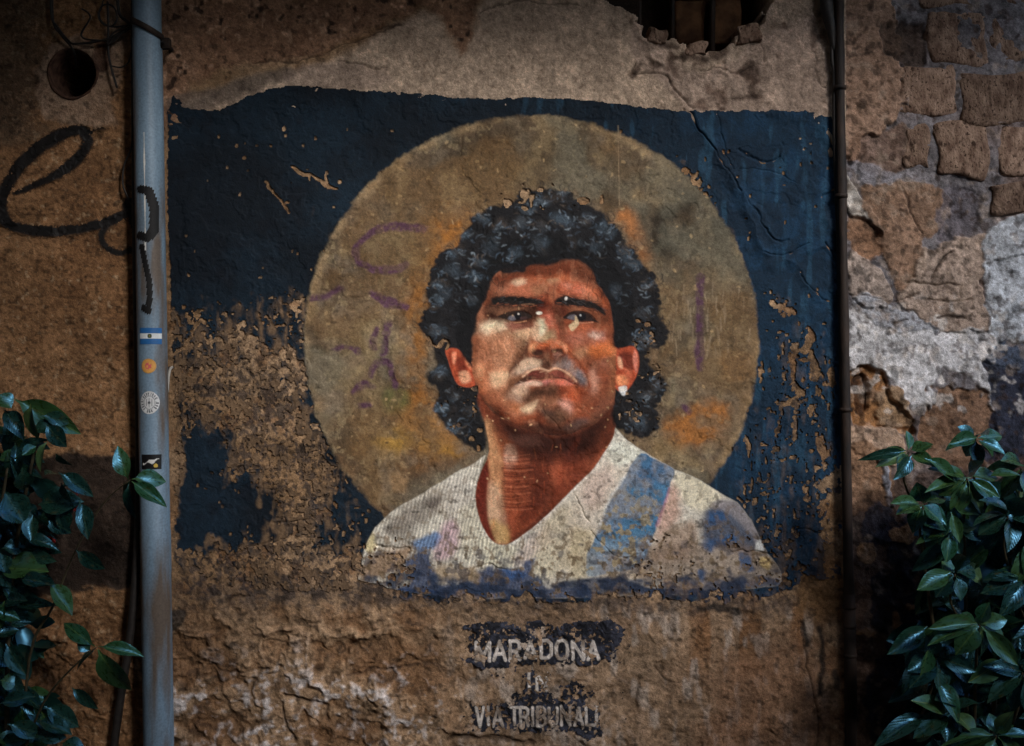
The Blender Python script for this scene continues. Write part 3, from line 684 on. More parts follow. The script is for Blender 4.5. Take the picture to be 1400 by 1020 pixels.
BN(f2((660, 730), (760, 720), (740, 900), (700, 1000), (640, 1000)), (92, 42, 28), 8, .75)
BN(f4((870, 270), (930, 300), (950, 420), (975, 600), (920, 620), (880, 560), (855, 400)), (184, 158, 134), 7, .85)
BN(f4((880, 480), (980, 520), (990, 620), (900, 600)), (176, 150, 96), 5, .7)
BN(f4((1000, 420), (1180, 420), (1160, 480), (1020, 600)), (138, 70, 46), 7, .7)
BN(f4((845, 110), (872, 200), (856, 330), (870, 500), (910, 610), (850, 570), (810, 450), (788, 330), (806, 220)), (92, 34, 24), 3, .95, 1)
BN(f4((1000, 600), (1130, 500), (1250, 400), (1240, 440), (1120, 540), (1010, 620)), (70, 34, 24), 3, .7)
for k in range(22):
    y = 622 + k * 3.5 + R.uniform(-.6, .6); x0 = 688 + R.uniform(-4, 3); x1 = 716 + R.uniform(-8, 14)
    Ls([(x0, y), ((x0 + x1) / 2, y + 1.4), (x1, y - .5)], R.uniform(.8, 1.5), (72, 30, 22) if k % 3 else (182, 112, 84), .8, R.uniform(.45, .8), .5, mNECK)
for k in range(60):
    x = R.uniform(668, 790); y = R.uniform(600, 730); l = R.uniform(5, 16)
    Ls([(x, y), (x + R.uniform(-2, 3), y + l)], R.uniform(.8, 1.8), R.choice([(186, 112, 76), (96, 42, 28), (164, 84, 52)]), .9, R.uniform(.2, .5), .5, mNECK)
Ls([(790, 600), (770, 640), (756, 690)], 6, (128, 58, 36), 4, .5, 1, mNECK)

# --- hair, first coat
gm.rgb = mixc(gm.rgb, mixc(P(17, 17, 19), P(30, 29, 31), q2), mHAIR)
# --- ears
gm.rgb = mixc(gm.rgb, P(156, 74, 50), mEAR)
def BE(pts, col, soft=3, a=0.85, warp=1): gm.put(gm.poly(pts, soft, warp), P(*col), a, mEAR)
BE(f2((255, 190), (290, 200), (310, 260), (280, 300), (255, 250)), (98, 38, 26)); BE(f2((225, 170), (250, 165), (245, 220), (232, 220)), (214, 140, 112), 2)
BE(f2((265, 270), (310, 265), (325, 310), (280, 325)), (226, 164, 134), 3); BE(f2((298, 170), (320, 190), (325, 250), (300, 220)), (212, 140, 106), 2.5); BE(f2((205, 160), (222, 160), (228, 250), (212, 210)), (120, 50, 34), 2)
BE(f2((1110, 180), (1160, 160), (1195, 190), (1180, 270), (1140, 260)), (92, 40, 30)); BE(f2((1105, 190), (1125, 200), (1130, 250), (1110, 240)), (216, 166, 136), 2)
BE(f2((1095, 290), (1150, 290), (1160, 330), (1110, 335)), (216, 142, 102), 3); BE(f2((1195, 150), (1215, 180), (1205, 270), (1190, 220)), (198, 128, 112), 2); BE(f2((1140, 250), (1180, 260), (1160, 320)), (176, 96, 70), 3)
B(f2((1108, 350), (1135, 338), (1155, 345), (1150, 385), (1130, 390)), (232, 228, 220), 1.3, .95, 1)

# --- face
fcb = mixc(P(126, 70, 48), P(154, 92, 66), q2)
gm.rgb = mixc(gm.rgb, fcb, mFACE)
def BF(pts, col, soft=4, a=0.85, warp=2.0):
    if soft >= 3: soft, warp, a = soft * 1.5, warp + 2.5, a * .97
    gm.put(gm.poly(pts, soft, warp), P(*col), a, mFACE)
# forehead
BF(f3((120, 60), (300, 10), (560, -20), (800, 0), (880, 80), (820, 70), (640, 30), (440, 40), (260, 70), (180, 130)), (112, 52, 28), 6, .85)
BF(f3((200, 120), (290, 70), (420, 80), (500, 130), (420, 165), (320, 165), (210, 165)), (184, 116, 92), 5, .9)
BF(f3((300, 85), (380, 75), (410, 95), (340, 110)), (232, 196, 176), 2.5, .85); BF(f3((220, 120), (280, 100), (270, 140), (225, 150)), (206, 158, 134), 3, .7)
BF(f3((420, 50), (600, 30), (720, 50), (760, 90), (600, 80), (450, 80)), (168, 92, 56), 6, .6)
BF(f3((630, 110), (720, 80), (840, 100), (880, 170), (760, 170), (660, 160)), (186, 106, 82), 5, .85); BF(f3((660, 100), (720, 95), (700, 130)), (206, 142, 122), 3, .7); BF(f3((750, 130), (820, 140), (800, 165)), (200, 132, 110), 3, .6)
BF(f3((830, 90), (900, 140), (960, 230), (940, 250), (880, 180), (830, 150)), (176, 92, 54), 4, .7)
BF(f3((450, 120), (540, 110), (530, 160), (470, 160)), (178, 150, 118), 3, .8, 4); BF(f3((550, 70), (630, 70), (620, 95), (560, 100)), (176, 150, 118), 3, .7, 4)
BF(f3((500, 170), (560, 120), (620, 130), (620, 200), (600, 250), (520, 250)), (138, 56, 32), 5, .8); BF(ell(751, 404, 8, 7), (186, 118, 86), 3, .7, 4)
Ls(f3((530, 140), (540, 200), (530, 230)), 2.5, (84, 34, 22), 1.5, .7)
Ls(f3((600, 120), (590, 180), (610, 230)), 2.5, (100, 38, 22), 1.5, .6)
# temples, sockets
BF(f3((40, 300), (100, 200), (180, 170), (160, 270), (110, 350), (50, 390)), (140, 84, 58), 5, .75)
BF(f3((115, 265), (170, 170), (330, 200), (520, 225), (540, 260), (520, 300), (480, 330), (430, 365), (300, 372), (200, 352), (115, 352), (100, 310)), (62, 36, 26), 4, .92)
BF(f3((205, 305), (240, 272), (320, 258), (400, 262), (330, 285), (240, 312)), (158, 114, 88), 2.5, .85, 1)
BF(f3((60, 340), (120, 320), (140, 345), (80, 372)), (124, 78, 56), 3, .7)
BF(f3((590, 245), (680, 250), (760, 260), (720, 285), (670, 320), (650, 370), (640, 430), (690, 500), (640, 470), (598, 380)), (96, 44, 30), 4, .85)
BF(f3((700, 262), (800, 252), (900, 280), (960, 340), (930, 380), (860, 340), (780, 300)), (176, 116, 86), 3, .8, 1)
BF(f3((880, 340), (960, 320), (1000, 400), (940, 410)), (178, 110, 76), 5, .7)
# cheeks, left
BF(f3((30, 480), (120, 460), (130, 600), (120, 740), (60, 760), (20, 640)), (176, 104, 68), 5, .85)
BF(f3((55, 400), (110, 360), (200, 348), (275, 342), (292, 380), (255, 440), (170, 478), (95, 470), (50, 440)), (212, 190, 166), 5.5, .95)
BF(f3((130, 470), (270, 400), (330, 420), (420, 400), (430, 470), (400, 560), (330, 640), (230, 670), (150, 620)), (168, 142, 116), 6, .85)
BF(f3((150, 480), (240, 470), (230, 600), (160, 580)), (128, 92, 68), 6, .6)
BF(f3((280, 385), (400, 372), (450, 405), (380, 430), (310, 430)), (156, 104, 92), 3.5, .8)
BF(f3((330, 420), (440, 410), (420, 450), (330, 470)), (206, 184, 156), 4, .7)
for k in range(150):
    x = R.uniform(664, 722); y = R.uniform(455, 505)
    BF(ell(x, y, R.uniform(.6, 1.6), R.uniform(.6, 1.3), R.uniform(0, 180), 6), R.choice([(92, 66, 48), (210, 192, 168), (116, 88, 68)]), .7, R.uniform(.4, .8), 0)
BF(f3((60, 620), (110, 640), (120, 720), (70, 740), (40, 690)), (206, 156, 124), 4, .75)
BF(f3((120, 600), (160, 620), (170, 720), (130, 760), (105, 690)), (140, 82, 54), 4, .7)
BF(f3((180, 690), (270, 650), (330, 660), (280, 720), (200, 760)), (206, 170, 138), 5, .8)
BF(f3((140, 760), (200, 720), (290, 720), (290, 780), (240, 830), (160, 810)), (200, 168, 140), 6, .8)
BF(f3((80, 840), (200, 820), (280, 880), (300, 980), (200, 1010), (110, 940)), (152, 74, 40), 6, .8)
BF(f3((60, 750), (130, 780), (140, 850), (80, 860)), (182, 110, 72), 5, .7)
# cheek, right
BF(f3((650, 420), (760, 420), (860, 400), (990, 440), (960, 500), (830, 540), (700, 520)), (186, 116, 96), 6, .8)
BF(f3((830, 430), (880, 415), (950, 430), (940, 470), (860, 470)), (206, 184, 184), 4, .85); BF(ell(811, 455, 2.2, 2), (238, 230, 226), 1, .9, .5)
BF(f3((700, 470), (780, 440), (820, 480), (740, 500)), (192, 138, 128), 4, .7); Ls(f3((735, 470), (765, 480)), 2, (110, 66, 66), 1.2, .8)
BF(f3((850, 520), (960, 500), (1010, 530), (990, 580), (900, 590), (830, 560)), (198, 106, 44), 6, .9)
BF(f3((740, 550), (800, 530), (850, 560), (820, 600), (760, 590)), (172, 148, 114), 4, .85, 5)
BF(f3((830, 600), (920, 580), (990, 600), (960, 680), (880, 690), (830, 660)), (126, 68, 46), 6, .8)
BF(f3((840, 700), (880, 680), (915, 720), (910, 820), (870, 860), (840, 790)), (194, 152, 140), 5, .85); BF(f3((930, 620), (980, 610), (970, 720), (930, 700)), (150, 110, 96), 4, .7)
BF(f3((980, 580), (1020, 560), (1010, 860), (970, 900), (975, 720)), (190, 138, 100), 4, .7); BF(f3((920, 700), (970, 720), (965, 900), (920, 900)), (146, 78, 48), 4, .7)
BF(f3((700, 560), (770, 600), (830, 700), (860, 800), (830, 850), (800, 740), (740, 640)), (142, 70, 40), 5, .75)
BF(f3((680, 520), (740, 540), (700, 590)), (172, 88, 50), 4, .7)
# nose
BF(f3((500, 250), (600, 255), (612, 360), (640, 470), (560, 440), (520, 360)), (168, 82, 62), 4, .85); BF(f3((540, 300), (580, 320), (580, 380), (550, 380)), (190, 116, 100), 3, .7)
BF(f3((440, 420), (480, 340), (510, 320), (532, 380), (532, 470), (490, 490), (440, 450)), (206, 180, 154), 3.5, .92)
BF(f3((500, 350), (525, 350), (528, 440), (500, 440)), (230, 214, 196), 2, .8)
BF(f3((415, 545), (445, 495), (520, 490), (600, 488), (660, 498), (692, 540), (676, 592), (600, 590), (560, 606), (520, 596), (450, 596), (418, 570)), (180, 94, 58), 3, .92, 1)
BF(f3((420, 540), (440, 505), (490, 502), (470, 530), (435, 560)), (216, 156, 118), 3, .8); BF(f3((600, 495), (660, 500), (690, 540), (680, 575), (650, 530)), (208, 146, 116), 2.5, .8); BF(f3((520, 500), (570, 498), (560, 530), (520, 530)), (196, 104, 62), 3, .8)
BF(f3((530, 430), (590, 418), (618, 470), (570, 492), (530, 482)), (156, 142, 112), 3, .85, 4)
BF(f3((515, 540), (565, 530), (575, 610), (570, 660), (520, 680), (515, 620)), (86, 42, 26), 3, .9)
BF(f3((440, 560), (470, 545), (515, 550), (520, 585), (480, 592), (448, 585)), (34, 15, 12), 2, .95, .8); BF(f3((575, 555), (610, 543), (655, 550), (662, 580), (620, 572), (585, 575)), (36, 16, 13), 2, .95, .8)
BF(f3((590, 580), (640, 580), (640, 605), (600, 605)), (206, 164, 152), 2, .85)
Ls(f3((425, 575), (460, 598), (520, 600)), 2.5, (92, 40, 26), 1.5, .8)
# broad half-tones of the lit side of the face, under the lights
for pts, c, a in [([(650, 462), (700, 462), (718, 490), (706, 522), (712, 556), (694, 566), (668, 548), (652, 520)], (178, 122, 92), .62), ([(700, 500), (745, 486), (752, 506), (712, 520)], (176, 138, 114), .6), ([(694, 528), (720, 524), (740, 545), (738, 566), (706, 572), (690, 556)], (174, 124, 96), .55), ([(668, 392), (742, 384), (742, 404), (676, 406)], (160, 98, 72), .5), ([(770, 442), (834, 440), (836, 480), (800, 492), (776, 474)], (176, 108, 80), .5), ([(806, 500), (836, 496), (832, 545), (808, 556)], (160, 98, 74), .45)]:
    gm.put(gm.poly(pts, 12, 5), P(*c), a, mFACE)
# nasolabial fold
BF(f3((415, 500), (420, 590), (370, 630), (310, 690), (280, 740), (260, 730), (310, 650), (350, 590), (385, 530)), (100, 64, 44), 4, .85)
# upper lip
BF(f3((440, 598), (512, 606), (516, 650), (500, 672), (420, 690), (350, 730), (300, 745), (305, 690), (370, 622)), (190, 168, 148), 3.5, .88)
BF(f3((340, 700), (480, 640), (490, 670), (400, 700), (330, 735)), (168, 160, 152), 3, .6)
BF(f3((590, 640), (690, 600), (750, 660), (810, 730), (815, 790), (760, 775), (700, 710), (600, 680)), (122, 116, 118), 4, .92); BF(f3((740, 690), (800, 730), (800, 785), (750, 750)), (92, 94, 106), 4, .7); BF(f3((590, 650), (650, 640), (650, 675), (595, 680)), (162, 142, 130), 3, .7)
BF(f3((512, 610), (570, 620), (582, 685), (520, 692)), (70, 40, 26), 2.5, .85)
# mouth
BF(f3((300, 740), (400, 740), (390, 790), (330, 800), (290, 860), (270, 860), (285, 790)), (122, 84, 60), 3, .85)
LIPU = m6((108, 438), (160, 398), (210, 358), (280, 302), (350, 282), (440, 300), (482, 318), (540, 290), (600, 297), (660, 330), (720, 382), (772, 432), (720, 418), (640, 372), (560, 364), (470, 362), (370, 376), (300, 372), (220, 402))
Ls(m6((195, 352), (290, 282), (380, 260), (470, 292), (510, 270), (560, 262), (640, 292), (720, 350), (766, 404)), 2.6, (222, 178, 152), 1.2, .9, .6)
LIPL = m6((115, 442), (230, 402), (300, 386), (400, 396), (470, 380), (560, 375), (640, 380), (730, 424), (700, 444), (600, 462), (480, 462), (380, 452), (260, 448))
BF(LIPL, (186, 112, 98), 2, .95, .8)
BF(m6((120, 440), (230, 404), (330, 390), (400, 410), (400, 448), (260, 446)), (208, 184, 168), 2.5, .9); BF(m6((410, 400), (470, 388), (470, 450), (415, 448)), (196, 128, 126), 2.5, .8); BF(m6((540, 380), (620, 385), (640, 420), (560, 440)), (204, 118, 98), 2.5, .8)
BF(LIPU, (96, 44, 38), 1.5, .97, .6); BF(m6((110, 437), (210, 360), (290, 345), (290, 372), (220, 402)), (38, 22, 18), 1.8, .9, .6); BF(m6((520, 300), (600, 300), (690, 372), (600, 362), (520, 340)), (138, 72, 64), 2, .75)
Ls(m6((112, 438), (220, 400), (300, 374), (370, 378), (470, 364), (560, 366), (640, 374), (720, 420), (775, 436)), 1.3, (40, 18, 16), .8, .85, .4)
BF(m6((290, 352), (340, 352), (345, 368), (295, 372)), (128, 96, 76), 1.2, .5, 2); BF(m6((490, 352), (515, 354), (515, 385), (494, 380)), (150, 104, 82), 1.2, .5, 2)
# chin
BF(m6((45, 540), (110, 458), (240, 425), (245, 540), (200, 610), (120, 630), (55, 590)), (190, 170, 154), 4, .9)
BF(m6((190, 610), (250, 540), (330, 480), (480, 458), (590, 485), (610, 530), (500, 565), (380, 585), (270, 640)), (70, 44, 31), 4, .92)
BF(m6((600, 470), (780, 460), (860, 520), (820, 620), (640, 580)), (166, 78, 48), 6, .8); BF(m6((730, 500), (800, 500), (790, 560), (740, 550)), (186, 108, 72), 4, .6)
BF(m6((360, 600), (480, 588), (600, 595), (600, 640), (480, 650), (370, 640)), (172, 124, 98), 4, .8)
BF(m6((150, 690), (240, 650), (350, 635), (350, 690), (260, 725), (180, 720)), (210, 174, 146), 5, .8); BF(m6((50, 640), (150, 640), (180, 720), (80, 720)), (176, 110, 72), 5, .7)
BF(m6((590, 630), (670, 620), (740, 690), (720, 750), (640, 720)), (198, 154, 146), 5, .85)
BF(m6((355, 660), (440, 650), (560, 690), (640, 720), (670, 800), (600, 870), (480, 860), (400, 770)), (72, 58, 50), 5, .92)
BF(m6((230, 740), (370, 720), (420, 800), (520, 900), (380, 930), (240, 880), (120, 840), (130, 760)), (118, 58, 34), 6, .8)
BF(m6((240, 830), (480, 870), (640, 880), (640, 960), (400, 960), (230, 900)), (66, 34, 23), 5, .8)
BF(m6((720, 840), (860, 790), (900, 850), (760, 920), (640, 920)), (84, 92, 104), 4, .8); BF(m6((740, 700), (860, 660), (960, 700), (900, 800), (760, 800)), (160, 78, 46), 6, .75)
BF(m6((-100, 640), (0, 680), (60, 780), (160, 860), (100, 880), (-60, 780), (-140, 700)), (132, 62, 34), 5, .75)
Ls([(656, 540), (672, 561), (690, 573), (712, 584), (740, 592), (768, 594), (792, 587), (812, 578), (828, 563), (838, 552)], 3.5, (64, 30, 20), 2.5, .7, 1)
BF(f2((1000, 440), (1060, 400), (1080, 440), (1000, 520), (960, 540)), (176, 120, 100), 3, .6)
# a thin brown glaze in broken streaks ties the planes together
gz = sst(.48, .68, fbm(MX + 3 * gm.wx, MY, 16, 481, 3, .6)) * mFACE; gm.rgb = mixc(gm.rgb, gm.rgb * np.array([.66, .56, .52], np.float32), gz * .62)
gz = sst(.54, .70, fbm(MX, MY + 3 * gm.wy, 9, 485, 3, .7)) * mFACE; gm.rgb = mixc(gm.rgb, P(196, 150, 122), gz * .22)
gz = sst(.5, .7, fbm(MX, MY, 14, 487, 3, .5)) * mNECK; gm.rgb = mixc(gm.rgb, gm.rgb * np.array([.6, .5, .48], np.float32), gz * .6)
def G(pts, k, soft=6, warp=4, clip=None):
    s, m = gm.poly(pts, soft, warp)
    if clip is not None: m = m * clip[s]
    gm.mul((s, m), (k, k * .94, k * .90))
for pts, k in [([(668, 384), (720, 360), (790, 350), (816, 375), (828, 404), (806, 394), (780, 376), (720, 380), (690, 394), (666, 410)], .52), ([(818, 395), (838, 420), (842, 474), (830, 462), (820, 425)], .62),
               ([(640, 455), (656, 440), (652, 500), (644, 500)], .7), ([(672, 412), (742, 410), (746, 424), (735, 437), (722, 446), (690, 445), (666, 438), (660, 425)], .46), ([(756, 411), (800, 413), (828, 426), (830, 440), (815, 447), (800, 443), (770, 449), (757, 436)], .50),
               ([(716, 460), (723, 478), (716, 494), (698, 508), (704, 486)], .55), ([(720, 483), (778, 483), (770, 493), (750, 502), (728, 493)], .5), ([(760, 438), (768, 460), (780, 478), (788, 476), (772, 448)], .6),
               ([(698, 520), (712, 516), (708, 531), (698, 545), (690, 536)], .55), ([(786, 518), (800, 524), (798, 540), (786, 534)], .6), ([(712, 533), (748, 527), (774, 532), (770, 544), (740, 549), (714, 549)], .5),
               ([(796, 486), (840, 484), (840, 545), (822, 568), (800, 572), (790, 545), (806, 520)], .66), ([(655, 545), (690, 566), (720, 578), (760, 584), (800, 576), (838, 553), (840, 568), (800, 592), (760, 600), (715, 592), (668, 568)], .42),
               ([(650, 522), (668, 545), (694, 562), (682, 568), (658, 552)], .6), ([(646, 470), (656, 470), (660, 520), (650, 522)], .7), ([(738, 565), (790, 566), (795, 585), (740, 588)], .66), ([(745, 398), (757, 398), (758, 425), (744, 425)], .66)]:
    G(pts, k, 6, 4, mFACE)
G([(664, 560), (720, 590), (770, 596), (820, 576), (842, 556), (838, 604), (806, 628), (750, 636), (702, 622), (680, 600)], .45, 7, 4, mNECK)
G([(700, 640), (740, 640), (760, 690), (720, 722), (700, 738), (712, 690)], .62, 9, 4, mNECK); G([(790, 610), (836, 585), (832, 608), (800, 648), (760, 690), (770, 650)], .72, 8, 4, mNECK)
gz = sst(.42, .66, fbm(MX, MY, 26, 489, 3)) * mFACE; gm.rgb = mixc(gm.rgb, P(104, 72, 54), gz * .30)
# the sharpest lights go on last
for pts, c, a in [(f3((80, 385), (150, 362), (250, 352), (262, 385), (200, 425), (110, 440)), (226, 214, 200), .85), (f3((500, 335), (524, 345), (528, 420), (505, 430)), (238, 224, 206), .9), (f3((440, 612), (500, 615), (500, 640), (400, 680), (340, 715), (350, 670)), (216, 202, 188), .8), (f3((165, 735), (270, 715), (270, 760), (200, 800)), (222, 202, 180), .75),
                  (m6((170, 690), (250, 658), (335, 645), (330, 680), (250, 712)), (236, 214, 194), .9), (m6((90, 520), (150, 470), (225, 445), (220, 500), (150, 560)), (206, 188, 172), .7), (f3((850, 438), (890, 424), (930, 436), (900, 458)), (222, 206, 204), .8), (f3((860, 720), (890, 710), (900, 800), (875, 830)), (206, 168, 156), .7), (f3((300, 88), (375, 78), (400, 94), (340, 106)), (236, 204, 184), .85),
                  (f3((425, 530), (445, 508), (480, 506), (450, 535)), (226, 170, 134), .8), (f3((645, 502), (680, 528), (682, 560), (660, 530)), (222, 164, 134), .75), (m6((620, 640), (680, 640), (720, 700), (660, 700)), (208, 168, 158), .7), (f3((330, 425), (430, 412), (410, 440), (340, 455)), (214, 192, 166), .7), (f3((60, 650), (100, 660), (105, 720), (65, 715)), (214, 168, 138), .7)]:
    gm.put(gm.poly(pts, 5.5, 5), P(c[0] * .99, c[1] * .94, c[2] * .88), a * .80, mFACE)
gm.put(gm.poly([(806, 474), (828, 468), (839, 474), (836, 486), (818, 490), (804, 484)], 6, 4), P(196, 112, 60), .45, mFACE)
for pts, w, c, a in [(f3((410, 500), (404, 560), (360, 625), (300, 690), (280, 750)), [2, 4, 4, 2.5, 1], (76, 44, 32), .7), (f3((690, 545), (760, 620), (820, 720), (840, 800)), [1.5, 3, 2.5, 1], (92, 46, 30), .6), (f3((300, 385), (380, 395), (450, 385)), [1, 2, 1], (110, 66, 54), .6), (f3((700, 415), (800, 425), (900, 400)), [1, 2, 1], (140, 80, 60), .5), (f3((560, 120), (550, 170), (560, 230)), [1, 2.5, 1.5], (86, 36, 24), .7), (f3((640, 95), (740, 80), (840, 105)), 1.4, (140, 70, 48), .6), (f3((230, 60), (400, 40), (560, 55)), 1.6, (110, 52, 32), .6), (f3((445, 595), (480, 605), (520, 600)), 2, (70, 32, 22), .7), (f3((600, 598), (650, 600), (680, 580)), 2, (80, 38, 26), .7)]:
    Ls(pts, w, c, 1.3, a, 1, mFACE)
# brush marks following the planes
for k in range(520):
    x = R.uniform(650, 838); y = R.uniform(372, 586)
    a = math.atan2(y - 480, x - 745) + math.pi / 2 + R.uniform(-.4, .4); l = R.uniform(3, 9)
    j = int(y - 112); i = int(x - 224)
    c = gm.rgb[j, i] * R.choice([.78, .86, 1.14, 1.22])
    gm.put(gm.line([(x, y), (x + math.cos(a) * l, y + math.sin(a) * l)], R.uniform(.8, 2.0), .9, .6), c, R.uniform(.35, .75), mFACE)
# eyes
BF(e1((215, 445), (300, 402), (400, 376), (480, 364), (560, 378), (640, 400), (690, 440), (620, 476), (510, 496), (420, 498), (340, 480)), (34, 26, 23), 1.2, .96, .3)
BF(e1((350, 470), (390, 425), (440, 425), (460, 470), (440, 492), (400, 494)), (96, 98, 110), 1.0, .85, .2); BF(ell(*e1((492, 430))[0], 4.6, 5), (11, 13, 20), .9, .97, .2); BF(ell(*e1((497, 402))[0], 1.3, 1.3), (226, 226, 230), .7, .95, 0)
BF(e1((520, 450), (600, 440), (620, 465), (540, 485)), (70, 50, 52), 1.2, .7, .2)
Ls(e1((430, 528), (520, 518), (610, 500)), 1.1, (178, 132, 100), .8, .85, .3); Ls(e1((220, 440), (320, 392), (430, 366), (540, 368), (640, 395)), 1.4, (20, 14, 13), .8, .85, .2)
BF(ell(*e1((790, 385))[0], 4.2, 2.3), (242, 228, 204), .8, .95, 1); BF(e1((300, 520), (420, 520), (520, 560), (420, 600), (340, 580)), (150, 98, 84), 2.5, .6)
BF(e2((310, 448), (395, 385), (480, 364), (580, 372), (670, 402), (740, 470), (810, 525), (700, 505), (600, 512), (520, 506), (430, 486), (350, 474)), (32, 25, 25), 1.2, .96, .3)
BF(e2((360, 455), (410, 415), (480, 415), (505, 470), (460, 486), (400, 474)), (98, 98, 108), 1.0, .85, .2); BF(ell(*e2((568, 440))[0], 5.6, 5.2), (13, 13, 20), .9, .97, .2); BF(ell(*e2((545, 420))[0], 1.2, 1.4), (186, 196, 204), .7, .95, 0)
Ls(e2((310, 450), (400, 384), (490, 362), (590, 370), (680, 402), (750, 470)), 1.5, (18, 13, 13), .8, .85, .2); Ls(e2((520, 522), (620, 526), (720, 516)), 1.2, (186, 134, 112), .8, .75, .3)
BF(e2((474, 430), (500, 445), (522, 540), (480, 600), (425, 645), (380, 572), (445, 520), (470, 480)), (190, 174, 142), 1.1, .93, 1); BF(e2((320, 490), (420, 490), (400, 540), (350, 560)), (130, 68, 46), 2, .7)
BF(e2((540, 540), (700, 540), (680, 600), (540, 620)), (182, 104, 72), 3, .6)
# eyebrows, first a mass then single hairs
BRL = e1((125, 175), (220, 158), (330, 148), (480, 162), (640, 176), (790, 208), (850, 240), (780, 268), (640, 272), (520, 272), (400, 292), (250, 292), (165, 280), (125, 230))
BRR = e2((180, 225), (240, 172), (340, 140), (440, 160), (560, 196), (680, 212), (780, 255), (860, 330), (890, 410), (820, 365), (740, 315), (620, 302), (480, 292), (330, 288), (210, 264))
B(BRL, (19, 18, 18), 2.0, .95, 1.6); B(BRR, (19, 18, 18), 2.0, .95, 1.6)
Ls([(676, 413), (700, 410), (722, 411), (738, 413)], [5, 10, 9, 4], (19, 18, 18), 2, .9, 1.5); Ls([(762, 412), (778, 411), (796, 414), (812, 419), (826, 429)], [4, 9, 9, 7, 3], (19, 18, 18), 2, .9, 1.5)
for k in range(56):
    t = R.random(); x = 674 + 66 * t; y = 411 + 3 * t + R.uniform(-5, 5)
    Ls([(x, y), (x + R.uniform(3, 7), y - R.uniform(-1, 4))], .9, R.choice([(14, 13, 14), (14, 13, 14), (60, 62, 66), (44, 34, 30)]), .7, .7, .3)
    x = 762 + 62 * t; y = 410 + 14 * t * t + R.uniform(-5, 5)
    Ls([(x, y), (x + R.uniform(3, 7), y + R.uniform(-2, 4))], .9, R.choice([(14, 13, 14), (14, 13, 14), (64, 66, 72), (44, 34, 30)]), .7, .7, .3)
for k in range(60):
    t = R.random(); x = 672 + 70 * t; y = 411 + 2 * t + R.choice([-7, -6, 5, 6, 7]) + R.uniform(-1, 1)
    Ls([(x, y), (x + R.uniform(2, 6), y - R.uniform(-1, 3))], 1.0, R.choice([(150, 92, 68), (30, 24, 22), (96, 60, 46)]), .8, .6, .4)
    x = 760 + 66 * t; y = 409 + 16 * t * t + R.choice([-7, -6, 6, 7]) + R.uniform(-1, 1)
    Ls([(x, y), (x + R.uniform(2, 6), y + R.uniform(-1, 3))], 1.0, R.choice([(150, 92, 68), (30, 24, 22), (96, 60, 46)]), .8, .6, .4)
BF(ell(*e2((345, 185))[0], 2, 2.6, 30), (200, 204, 206), .8, .9, 1); Ls(e1((540, 272), (640, 266), (720, 268)), 1.0, (176, 140, 112), .8, .4, 1)

# --- hair over the forehead and curls
FR = f1((330, 1010), (345, 800), (400, 650), (440, 560), (450, 500), (520, 520), (610, 520), (640, 480), (760, 470), (880, 455), (950, 500), (1010, 590), (1060, 690), (1085, 800), (1100, 930), (1200, 800), (1150, 560), (1000, 400), (700, 330), (450, 380), (300, 560), (250, 800), (280, 960))
B(FR, (17, 17, 19), 2.4, .97, 5.0)
mHAIR = np.maximum(mHAIR * (1 - mFACE), field_poly(gm, FR, 2.4, 5.0)); mHAIR *= (1 - mEAR)
clumps = [(683, 311, 16, 1), (712, 308, 15, 1), (768, 302, 20, 1.2), (766, 268, 16, 1), (740, 273, 14, .9), (655, 294, 15, 1), (622, 343, 16, 1), (655, 357, 13, 1.1), (699, 350, 14, 1), (622, 370, 15, .5), (650, 378, 12, .9), (735, 335, 18, .5), (830, 317, 17, 1), (856, 343, 17, 1.1), (868, 363, 14, .8), (886, 394, 14, 1), (881, 466, 16, 1), (598, 384, 14, 1), (602, 558, 13, 1.2), (624, 584, 14, 1.1), (902, 525, 14, 1), (868, 576, 18, .9), (601, 509, 14, .8), (874, 462, 15, 1), (600, 452, 14, .7), (640, 320, 13, .8), (800, 300, 14, .9), (812, 340, 14, .5), (790, 330, 14, .4), (670, 335, 16, .4), (595, 415, 13, .8), (610, 400, 14, .4), (880, 430, 13, .6), (860, 500, 12, .5), (885, 545, 14, .8), (640, 410, 12, .4), (640, 560, 14, .4), (620, 540, 12, .5), (845, 400, 15, .4), (720, 285, 12, .7), (745, 310, 14, .5)]
for (cx, cy, r, k) in clumps:
    for j in range(3):
        ox, oy = R.uniform(-.5, .5) * r, R.uniform(-.4, .4) * r
        gm.put(gm.poly(ell(cx + ox, cy + oy, r * R.uniform(.3, .7), r * R.uniform(.2, .45), R.uniform(-60, 60)), r * .35, 6), P(74, 88, 100) if R.random() < .7 else P(72, 62, 54), (.38 * min(k, 1)), mHAIR)
    for j in range(int(10 + 8 * k)):
        a0 = R.uniform(0, 6.28); rr = R.uniform(3, 9); sp = R.uniform(.6, 1.7); ox, oy = R.uniform(-.9, .9) * r, R.uniform(-.7, .7) * r
        pts = [(cx + ox + rr * math.cos(a0 + sp * t), cy + oy + rr * .8 * math.sin(a0 + sp * t)) for t in (0, .33, .66, 1)]
        c = R.choice([(110, 126, 142), (84, 102, 120), (138, 150, 160), (66, 78, 92), (96, 84, 74)])
        gm.put(gm.line(pts, [.6, 2.2, .6], 1.2, 1.2), P(*c), min(1, .52 * k * R.uniform(.4, 1.1)), mHAIR)
